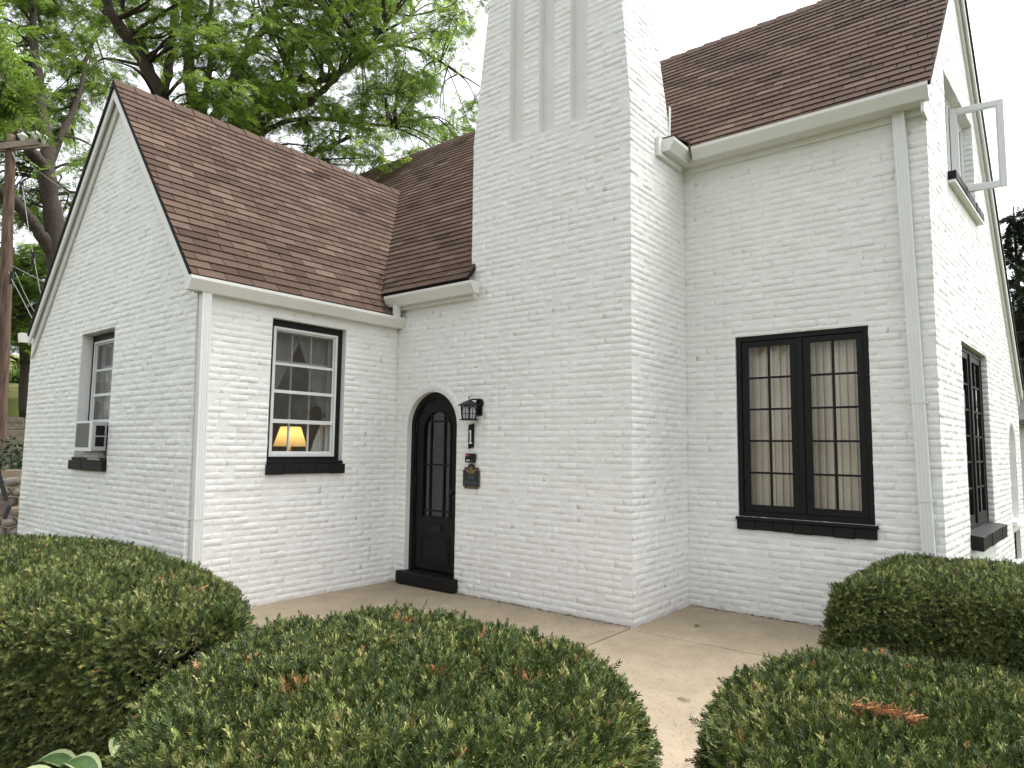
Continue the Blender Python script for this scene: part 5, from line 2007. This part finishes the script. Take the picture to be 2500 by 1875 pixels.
def locust(name, label, base, limbs, pads, seed, scale=1.0, spray=9, grp=None, tone=(.35, .75), twig_r=.006, lsc=1.0, hang=None):
    """limbs: list of (points, r0, r1); pads: list of (centre, rx, rz)"""
    g = np.random.default_rng(seed)
    root = thing(name, label, 'tree', tuple(base), grp)
    allp = []
    lim_i = []
    for li, (pts, r0, r1) in enumerate(limbs):
        P = bend(pts, 5)
        P[1:-1] += g.normal(0, min(r0 * .10, .012), P[1:-1].shape)
        mb = MB()
        mb.tube(P, list(np.linspace(r0, r1, len(P)) * (1 + g.normal(0, .05, len(P)))), 10)
        setp(mb.build('trunk' if r0 > .2 else 'limb', BARK, None, True), root)
        for i, p in enumerate(P):
            allp.append((*p, r0 + (r1 - r0) * i / len(P)))
            lim_i.append(li)
    allp = np.array(allp)
    lim_i = np.array(lim_i)
    tw = MB()
    LP, LX, LZ = [], [], []
    for pi_, (c, rx, rz) in enumerate(pads):
        c = np.array(c, float)
        d = np.linalg.norm(allp[:, :3] - c, axis=1) + g.uniform(0, .6)
        # join to a limb point that is lower or nearer
        d = d + np.maximum(0, allp[:, 2] - c[2]) * .8
        if hang:
            d = d + 99 * ((lim_i == hang[0]) != (pi_ < hang[1]))
        i = int(np.argmin(d))
        a = allp[i, :3]
        mid = (a + c) / 2 + g.normal(0, .15, 3) * min(1, np.linalg.norm(a - c)) + [0, 0, .12 * np.linalg.norm(a - c)]
        tw.tube(bend([a, mid, c], 4), list(np.linspace(min(allp[i, 3] * .5, .035) + twig_r * 1.3, twig_r, 9)), 5, False)
        ntw = int(g.integers(5, 9))
        for k in range(ntw):
            th = g.uniform(0, 6.283)
            e = c + np.array([math.cos(th) * rx, math.sin(th) * rx, g.normal(.0, .45) * rz - .1 * rx]) * g.uniform(.55, 1.05)
            m2 = (c + e) / 2 + [0, 0, .12 * rx] + g.normal(0, .06, 3)
            B = bend([c, m2, e], 4)
            tw.tube(B, list(np.linspace(twig_r, twig_r * .4, len(B))), 4, False)
            tv = (e - c) / np.linalg.norm(e - c)
            ns_ = int(spray * g.uniform(.7, 1.3))
            for s_ in range(ns_):
                t = g.uniform(.15, 1.0)
                p = B[min(int(t * (len(B) - 1)), len(B) - 2)] + (B[min(int(t * (len(B) - 1)), len(B) - 2) + 1] - B[min(int(t * (len(B) - 1)), len(B) - 2)]) * g.random()
                sv = np.cross(tv, [0, 0, 1]) * g.choice([-1, 1]) + tv * g.uniform(.0, .8) + g.normal(0, .35, 3) + [0, 0, -.25]
                LP.append(p)
                LX.append(sv)
                LZ.append(np.array([0, 0, 1]) + g.normal(0, .45, 3))
    setp(tw.build('branches', BARK2, None, True), root)
    LP, LX, LZ = np.array(LP), np.array(LX), np.array(LZ)
    u = g.random(len(LP)) + .15 * np.sin(LP[:, 0] * 1.7) * np.sin(LP[:, 2] * 1.9 + 1)
    kind = np.where(u < tone[0], g.integers(0, 2, len(LP)), np.where(u < tone[1], g.integers(2, 4, len(LP)), g.integers(4, 6, len(LP))))
    fo = gn_scatter('crown', LP, quats(LX, LZ), g.uniform(.75, 1.3, len(LP)) * lsc, kind, LOC)
    setp(fo, root)
    tag(fo, kind='stuff')
    return root

g = np.random.default_rng(21)
def lim(D, pts, r0, r1, dd=0):
    n = len(pts)
    return ([at(x, y, D + dd * i / max(n - 1, 1)) for i, (x, y) in enumerate(pts)], r0, r1)
D = 15.5
base = at(520, 900, D)
base[2] = 0
fork = at(520, 560, D)
limbs = [
    ([base, base + [0, .1, 1.5], fork], .42, .34),
    lim(D, [(520, 560), (440, 400), (400, 290), (391, 235), (346, 142), (301, 77), (262, 10), (240, -70)], .20, .075, -1.5),
    lim(D, [(397, 260), (403, 211), (416, 134), (421, 69), (428, -20)], .12, .06, .6),
    lim(D, [(372, 190), (352, 118), (318, 66), (300, 20)], .07, .04, -.5),
    lim(D, [(520, 560), (500, 380), (488, 280), (468, 232), (460, 163), (460, 102), (452, 24), (450, -60)], .17, .07, .5),
    lim(D, [(490, 300), (500, 240), (507, 195), (513, 138), (511, 60), (520, -30)], .09, .04, 1.0),
    lim(D, [(520, 560), (515, 380), (525, 293), (549, 228), (578, 175), (595, 140), (645, 70), (680, 0)], .15, .055, 1.2),
    lim(D, [(520, 560), (560, 420), (600, 330), (622, 277), (667, 220), (728, 195), (773, 199), (835, 175), (900, 130)], .16, .05, -1.0),
    lim(D, [(595, 350), (618, 317), (651, 289), (716, 264), (765, 240), (830, 180), (900, 110), (940, 60)], .11, .04, -1.8),
    lim(D, [(590, 370), (640, 328), (700, 296), (770, 290), (860, 300), (960, 310)], .07, .03, -.6),
    lim(D, [(570, 330), (580, 250), (585, 200), (600, 120), (620, 20)], .08, .03, 1.5),
    lim(D, [(700, 390), (780, 370), (820, 350), (856, 333)], .05, .04, -.3),
    lim(D, [(880, 130), (960, 110), (1040, 130), (1120, 180)], .045, .02, -.8),
    lim(D, [(680, 10), (790, 20), (900, 20), (1000, 40)], .05, .02, -.8)]
pads = []
def dens_main(x, y):
    # how thickly leaves stand in the photograph
    v = .75
    if x > 560 and y < 330:
        v = 1.0
    if 240 < x < 330 and y > 60:
        v = .06
    if 330 < x < 480 and 190 < y < 300:
        v = .22
    if x > 980:
        v = .75 if (y < 60 or 60 < y < 290 and x < 1100) else .35
    if x > 1120 and y < 160:
        v = .0
    if 960 < x and y > 300:
        v = .35
    if 560 < x < 960 and 330 < y < 430:
        v = .5
    if x < 300:
        v *= .7
    return v
while len(pads) < 300:
    x, y = g.uniform(215, 1175), g.uniform(-170, 425)
    if g.random() < dens_main(x, y):
        pads.append((at(x, y, D + g.uniform(-3.2, 2.6)), g.uniform(.6, 1.05), g.uniform(.25, .45)))
locust('locust_tree', 'large feathery locust tree with many dark limbs rising behind the left roof', base, limbs, pads, 31, spray=10)

D2 = 21.0
base2 = at(150, 1000, D2)
base2[2] = 1.2
limbs = [
    ([base2, at(146, 760, D2), at(130, 540, D2), at(119, 469, D2), at(114, 410, D2)], .25, .20),
    lim(D2, [(114, 420), (116, 350), (100, 270), (92, 180), (80, 60), (90, -60)], .19, .07, .8),
    lim(D2, [(116, 420), (104, 404), (80, 375), (62, 350), (45, 320), (30, 240), (10, 160), (-10, 60)], .16, .07, -.8),
    lim(D2, [(132, 640), (118, 600), (90, 562), (62, 522), (34, 490), (-5, 466)], .17, .12, -.5),
    lim(D2, [(110, 440), (150, 330), (190, 240), (215, 130), (260, 40)], .09, .04, 1),
    lim(D2, [(60, 350), (30, 335), (-20, 325)], .08, .06, 0)]
pads = []
while len(pads) < 170:
    x, y = g.uniform(-160, 275), g.uniform(-160, 560)
    v = 1.0
    if x > 215 and y > 40:
        v = .25
    if y > 420:
        v = .55
    if 10 < x < 60 and 130 < y < 200:
        v = .2
    if y < 60 and 90 < x < 200:
        v = .6
    if g.random() < v:
        pads.append((at(x, y, D2 + g.uniform(.2, 5)), g.uniform(.75, 1.25), g.uniform(.3, .55)))
locust('locust_tree', 'forked locust tree behind the utility pole at the left edge', base2, limbs, pads, 41, spray=11, tone=(.45, .8), lsc=1.25)
# low dark trees beyond
D3 = 27.0
b3 = at(70, 1000, D3)
b3[2] = 2.4
pads = [(at(g.uniform(-140, 190), g.uniform(600, 862 if k % 3 else 830), D3 + g.uniform(-2, 4)), g.uniform(.9, 1.5), g.uniform(.45, .8)) for k in range(95)]
locust('background_tree', 'dense dark tree low behind the pole and the gable', b3, [([b3, at(60, 800, D3), at(40, 640, D3)], .25, .1)], pads, 51, spray=15, tone=(.75, .95), lsc=1.5)
D4 = 34.0
b4 = at(47, 955, D4)
b4[2] = b4[2] - .3
pads = [(at(g.uniform(25, 75), g.uniform(895, 930), D4 + g.uniform(-1, 1)), .8, .3) for k in range(7)]
locust('background_tree', 'small young tree on the grassy bank beside the black fence', b4, [([b4, at(47, 920, D4), at(46, 880, D4)], .07, .04)], pads, 52, spray=8, tone=(.6, .9), lsc=1.5)
# the branch that hangs into the top left corner from a tree outside the frame
bt = np.array([.6, -10.2, -.05])
limbs = [([bt, bt + [.1, .1, 2.6], bt + [.3, .5, 4.8]], .27, .18), ([bt + [.3, .5, 4.8], bt + [-.4, 2.6, 6.2], at(-160, -260, 4.9), at(-60, -40, 4.7)], .09, .014), ([at(-60, -40, 4.7), at(-10, 120, 4.5), at(25, 215, 4.35), at(50, 265, 4.3)], .011, .002),
         ([bt + [.3, .5, 4.8], bt + [1.6, 2.2, 6.4], bt + [3.0, 4.0, 7.2]], .12, .03), ([bt + [.3, .5, 4.8], bt + [.2, .2, 7.0], bt + [-.2, -.4, 9.5]], .15, .03), ([bt + [.3, .5, 4.8], bt + [-2, .2, 6.4], bt + [-3.6, -.4, 7.4]], .11, .03)]
pads = [(at(x, y, 4.35 + g.uniform(-.25, .25)), g.uniform(.10, .16), .14) for x, y in ((-40, 60), (-8, 140), (8, 190), (38, 235))]
pads += [(bt + [.3 + g.uniform(-4, 4.2), .5 + g.uniform(-3.6, 2.2), g.uniform(5.6, 9.5)], g.uniform(.8, 1.2), .4) for k in range(28)]
locust('overhanging_tree', 'leafy branch hanging close into the top left corner', bt, limbs, pads, 61, spray=8, tone=(.3, .8), twig_r=.003, lsc=.62, hang=(2, 4))

# spruces beyond the right gable
def spruce(label, base, H, R_, seed):
    g = np.random.default_rng(seed)
    root = thing('spruce_tree', label, 'tree', tuple(base), 'spruces beyond the right gable')
    base = np.array(base)
    mb = MB()
    mb.tube([base, base + [0, 0, H * .5], base + [0, 0, H]], [.16, .1, .02], 8)
    setp(mb.build('trunk', BARK, None, True), root)
    br = MB()
    LP, LX = [], []
    z = H * .12
    while z < H * .99:
        r_ = R_ * (1 - z / H) ** .8 + .12
        for k in range(int(g.integers(4, 7))):
            t = g.uniform(0, 6.283)
            l_ = r_ * g.uniform(.55, 1.1)
            b = base + [0, 0, z]
            e = b + np.array([math.cos(t) * l_, math.sin(t) * l_, -.18 * l_ + .1])
            B = bend([b, (b + e) / 2 + [0, 0, -.06 * l_], e + [0, 0, .08]], 4)
            br.tube(B, list(np.linspace(.02, .006, len(B))), 4, False)
            for s_ in range(int(10 + 16 * l_)):
                u = g.uniform(.2, 1)
                p = B[min(int(u * (len(B) - 1)), len(B) - 1)] + g.normal(0, .05, 3)
                LP.append(p)
                LX.append(np.array([math.cos(t), math.sin(t), -.3]) + g.normal(0, .5, 3))
        z += g.uniform(.22, .42) * (1.2 - .5 * z / H)
    setp(br.build('branches', BARK2, None, True), root)
    fo = gn_scatter('crown', np.array(LP), quats(np.array(LX), np.array([0, 0, 1.0]) + g.normal(0, .3, (len(LP), 3))), g.uniform(4, 8, len(LP)), np.zeros(len(LP), int), [SPR])
    setp(fo, root)
    tag(fo, kind='stuff')
SPR = yew_sprig(9, SPRN, .055, 12, .02, .003)
p = at(2474, 500, 26)
spruce('tall thin spruce with open crown beyond the right gable', (p[0], p[1], -.05), p[2], 2.0, 71)
p = at(2530, 640, 24)
spruce('denser spruce standing at the right edge of the photo', (p[0], p[1], -.05), p[2], 2.3, 72)
p = at(2500, 760, 31)
spruce('low broad spruce behind the thin one at the right edge', (p[0], p[1], -.05), p[2], 3.0, 73)

# neighbouring roof far right
nb_ = at(2530, 1010, 22)
nh = thing('neighbour_house', 'grey roofed neighbouring building just past the right gable', 'house', (nb_[0], nb_[1], -.09))
mb = MB()
mb.box((nb_[0] - .6, nb_[1], -.09), (nb_[0] + 7, nb_[1] + 6, 2.35))
setp(mb.build('wall', TRIM), nh)
mb = MB()
mb.prism([(nb_[0] - .9, nb_[1] - .35, 2.35), (nb_[0] + 7.3, nb_[1] - .35, 2.35), (nb_[0] + 7.3, nb_[1] + 3, 4.3), (nb_[0] - .9, nb_[1] + 3, 4.3)], (0, 0, .12))
setp(mb.build('roof', AIRG), nh)

# ------------------------------------------------------------------ far left: bank, timber wall, fence, pole, shrubs
hx = Vector(at(40, 1000, 1) - CAM)
fw = np.array([hx[0], hx[1], 0])
fw /= np.linalg.norm(fw)
sd2 = np.array([-fw[1], fw[0], 0])      # to the left as seen
o0 = np.array([CAM[0], CAM[1], 0])
def at2(D, s_, z):
    return o0 + fw * D + sd2 * s_ + np.array([0, 0, z])
LAWN2 = mat('bank_grass', (.15, .165, .05), .9, .1, noise=(1.2, .25), noise2=(30, .35))
V, Q = [], []
nD, nS = 24, 20
for i in range(nD):
    Dd = 26.5 + i * 1.2
    for j in range(nS):
        s_ = -7 + j * 1.0
        z = 2.75 + (Dd - 26.5) * .16 + .10 * s_ * min((Dd - 26.5) / 6, 1) + .05 * math.sin(i * 1.3 + j)
        V.append(at2(Dd, s_, z if i else -.09))
for i in range(nD - 1):
    for j in range(nS - 1):
        k = i * nS + j
        Q.append((k, k + 1, k + nS + 1, k + nS))
tag(link('grassy_bank', np_mesh('grassy_bank', np.array(V), np.array(Q)), LAWN2, None, True), kind='structure')
rw = thing('retaining_wall', 'weathered timber retaining wall at the foot of the grassy bank', 'wall', tuple(at2(26, 0, -.09)))
rs = random.Random(5)
for r_ in range(12):
    x = -3.0 + rs.uniform(-.8, 0)
    while x < 5:
        l_ = rs.uniform(1.2, 2.4)
        a, b = at2(26.1 + rs.uniform(-.03, .03) + r_ * .02, x, .08 + r_ * .2), at2(26.1 + rs.uniform(-.03, .03) + r_ * .02, x + l_ - .03, .08 + r_ * .2)
        mb = MB()
        mb.beam(a, b, (0, 0, 1), .22, .185)
        setp(mb.build('timber', GREYW, bevel=.015), rw)
        x += l_
for s_ in (-.75, .55, 2.0):
    mb = MB()
    mb.beam(at2(25.9, s_ - .2, 2.48), at2(25.9, s_ + .22, 2.46), (0, 0, 1), .2, .22)
    setp(mb.build('timber_end', BARK2, bevel=.01), rw)
fe = thing('black_fence', 'black metal railing along the top of the grassy bank', 'fence', tuple(at2(32, 0, 3.5)))
fz = lambda s_: 3.72 + .16 * s_
for k in range(9):
    s_ = -3 + k * .95
    mb = MB()
    mb.beam(at2(32, s_, fz(s_) - .2), at2(32, s_, fz(s_) + 1.05), (1, 0, 0), .06, .06)
    setp(mb.build('post', IRON), fe)
for h in (.12, .88, 1.02):
    mb = MB()
    mb.beam(at2(32, -3, fz(-3) + h), at2(32, 4.6, fz(4.6) + h), (0, 0, 1), .04, .045)
    setp(mb.build('rail', IRON), fe)
for k in range(52):
    s_ = -3 + k * .146
    mb = MB()
    mb.beam(at2(32, s_, fz(s_) + .12), at2(32, s_, fz(s_) + .88), (1, 0, 0), .016, .016)
    setp(mb.build('picket', IRON), fe)
def leaf_quad(m, s_=.045):
    V = [(0, 0, 0), (s_ * .5, s_ * .32, .004), (s_, 0, 0), (s_ * .5, -s_ * .32, .004)]
    return sprig_obj('shrub_leaf', V, [(0, 1, 2, 3)], m)
SHL = [leaf_quad(SHRUBL, .07), leaf_quad(SHRUBL, .05)]
def shrub(label, c, rx, ry, rz, n, seed, leaves, lsc=1.0, name='shrub', cat='shrub'):
    g = np.random.default_rng(seed)
    root = thing(name, label, cat, (c[0], c[1], c[2] - rz))
    u = g.normal(0, 1, (n, 3))
    u /= np.linalg.norm(u, axis=1, keepdims=True)
    r_ = g.uniform(.72, 1.04, (n, 1)) * (1 + .12 * np.sin(u[:, :1] * 7 + u[:, 2:3] * 9))
    P = np.array(c) + u * r_ * [rx, ry, rz]
    P[:, 2] = np.maximum(P[:, 2], c[2] - rz)
    X = u * .4 + g.normal(0, .6, (n, 3))
    fo = gn_scatter('foliage', P, quats(X, u + g.normal(0, .4, (n, 3))), g.uniform(.7, 1.4, n) * lsc, g.integers(0, len(leaves), n), leaves)
    setp(fo, root)
    tag(fo, kind='stuff')
    mb = MB()
    for k in range(14):
        t = u[k]
        b = np.array([c[0], c[1], c[2] - rz])
        mb.tube([b + g.normal(0, .06, 3) * [1, 1, 0], np.array(c) + t * [rx, ry, rz] * .45, np.array(c) + t * [rx, ry, rz] * .9], [.02, .014, .006], 5, False)
    setp(mb.build('stem', BARK2), root)
    return root
p = at(20, 1150, 17.5)
shrub('broad trimmed leafy shrub below the timber wall', (p[0] - .2, p[1] - .2, .75), 1.6, 1.6, .84, 5200, 81, SHL, 1.5)
p = at(48, 1285, 9.6)
shrub('low dark juniper at the foot of the left gable corner', (p[0] - .35, p[1] - .35, .02), .55, .55, .26, 2600, 82, YEW[:3], 1.8, 'juniper')
# rubble wall, bench like slab, rail
st = thing('rubble_wall', 'grey rubble stone pier beside the left gable corner', 'wall', tuple(at(45, 1200, 13)[:2]) + (-.09,))
c_ = at(30, 1210, 13)
rs = random.Random(9)
for r_ in range(8):
    for k in range(6):
        z = -.05 + r_ * .15
        if r_ > 5 and (k < 1 or k > 4):
            continue
        pos = np.array([c_[0], c_[1], z]) + sd2 * (.30 - k * .19 + (r_ % 2) * .09) + fw * rs.uniform(-.05, .05)
        mb = MB()
        n1 = 6
        for_ = [(.03, -.07), (.085, -.055), (.1, 0), (.085, .055), (.03, .07)]
        mb.lathe(pos, [(a * rs.uniform(.9, 1.1), b) for a, b in for_], 8)
        setp(mb.build('stone', STONE, None, True), st)
sl = thing('concrete_wall', 'curved grey concrete wall behind the rubble pier', 'wall', tuple(at(50, 1180, 14.5)[:2]) + (-.09,))
c_ = at(52, 1180, 14.6)
mb = MB()
arc = [(.42, 0), (.40, .62), (.36, .86), (.24, 1.02), (-.9, 1.02), (-.9, 0)]
mb.prism([np.array([c_[0], c_[1], -.09]) + sd2 * a + np.array([0, 0, b + .2]) for a, b in arc], fw * .2)
setp(mb.build('panel', CONC, bevel=.02), sl)
rl = thing('handrail', 'dark sloping metal handrail and plank at the far left edge', 'handrail', tuple(at(5, 1240, 11)[:2]) + (-.09,))
mb = MB()
mb.beam(at(-12, 1120, 11), at(6, 1190, 11), (0, 0, 1), .06, .05)
mb.beam(at(5, 1186, 11), at(15, 1219, 11), (0, 0, 1), .06, .05)
mb.beam(at(24, 1235, 11), at(11, 1267, 11), (0, 0, 1), .05, .05)
setp(mb.build('rail', DARKG), rl)
mb = MB()
mb.prism([at(7, 1214, 11), at(24, 1222, 11), at(10, 1256, 11), at(-10, 1256, 11)], fw * .08)
setp(mb.build('plank', GREYW), rl)
fl = thing('patio_edge', None, None)
fl['kind'] = 'structure'
mb = MB()
mb.box((-15.5, -5, -.1), (-9.0, 1.8, -.02))
setp(mb.build('slab', CONC), fl)
mb = MB()
c_ = at(32, 1245, 11.6)
mb.beam(c_ + sd2 * .1, c_ - sd2 * 1.2, (0, 0, 1), .3, .06)
ob = mb.build('stone_coping', CONC, bevel=.01)
setp(ob, st)

# utility pole
pb = at(6, 900, 20)
pole = thing('utility_pole', 'weathered brown wooden utility pole with crossarm at the left edge', 'utility pole', (pb[0], pb[1], -.09))
pt = at(26, 330, 20)
mb = MB()
pbot = at(-4, 1160, 20)
pbot = np.array([pbot[0], pbot[1], -.09])
pp = bend([pbot, at(10, 820, 20), at(17, 600, 20), at(24, 420, 20), pt], 4)
mb.tube(pp, list(np.linspace(.145, .098, len(pp))), 12)
setp(mb.build('pole', POLEW, None, True), pole)
ca, cb = at(-70, 366, 19.9), at(92, 347, 19.9)
mb = MB()
mb.beam(ca, cb, (0, 0, 1), .1, .14)
setp(mb.build('crossarm', GREYW, bevel=.01), pole)
mb = MB()
mb.beam(at(-40, 368, 20.3), at(118, 354, 20.3), (0, 0, 1), .1, .12)
setp(mb.build('crossarm', GREYW, bevel=.01), pole)
for x, y in ((55, 333), (88, 329), (108, 338)):
    q = at(x, y, 20.0)
    mb = MB()
    mb.lathe(q, [(.02, -.16), (.03, -.1), (.06, -.08), (.05, -.05), (.1, -.02), (.115, .02), (.06, .06), (.03, .09)], 12)
    setp(mb.build('insulator', PORC, None, True), pole)
mb = MB()
mb.beam(at(30, 372, 19.9), at(40, 395, 19.9), (1, 0, 0), .03, .03)
setp(mb.build('brace', WIRE), pole)
def wire(label, pts, r=.012, bits=()):
    r *= .55
    root = thing('cable', label, 'cable', tuple(pts[0]))
    mb = MB()
    mb.tube(bend(pts, 5), r, 5)
    setp(mb.build('wire', WIRE), root)
    for q in bits:
        mb = MB()
        mb.tube([q + np.array([0, 0, .14]), q + np.array([0, 0, -.14])], .045, 8)
        setp(mb.build('clamp', IRON), root)
    return root
wire('thin green cable with two black clamps hanging beside the pole', [at(42, 410, 19.8), at(57, 470, 19.2), at(70, 560, 18.5), at(94, 690, 17.5), at(112, 790, 16.5)], .012, [at(52, 460, 19.4), at(81, 632, 18.0)])
wire('upper pale cable running down from the pole towards the gable', [at(24, 646, 19.9), at(60, 664, 18.5), at(99, 684, 17), at(190, 730, 15)], .014)
wire('steep pale service cable low on the pole', [at(21, 664, 19.9), at(30, 685, 19), at(45, 712, 18), at(85, 790, 16)], .013, [at(28, 678, 19.2)])
wire('grey cable between pole and gable, right of the steep one', [at(37, 664, 19.9), at(50, 694, 19), at(66, 728, 18), at(100, 790, 16)], .010)
wire('dark cable crossing the branches from the crossarm to the gable', [at(40, 382, 19.9), at(90, 415, 18.5), at(135, 448, 17), at(240, 520, 15)], .010)
wire('pale cable leaving the top of the photo down to an insulator', [at(-20, 290, 21), at(20, 300, 20.5), at(58, 322, 20)], .010)
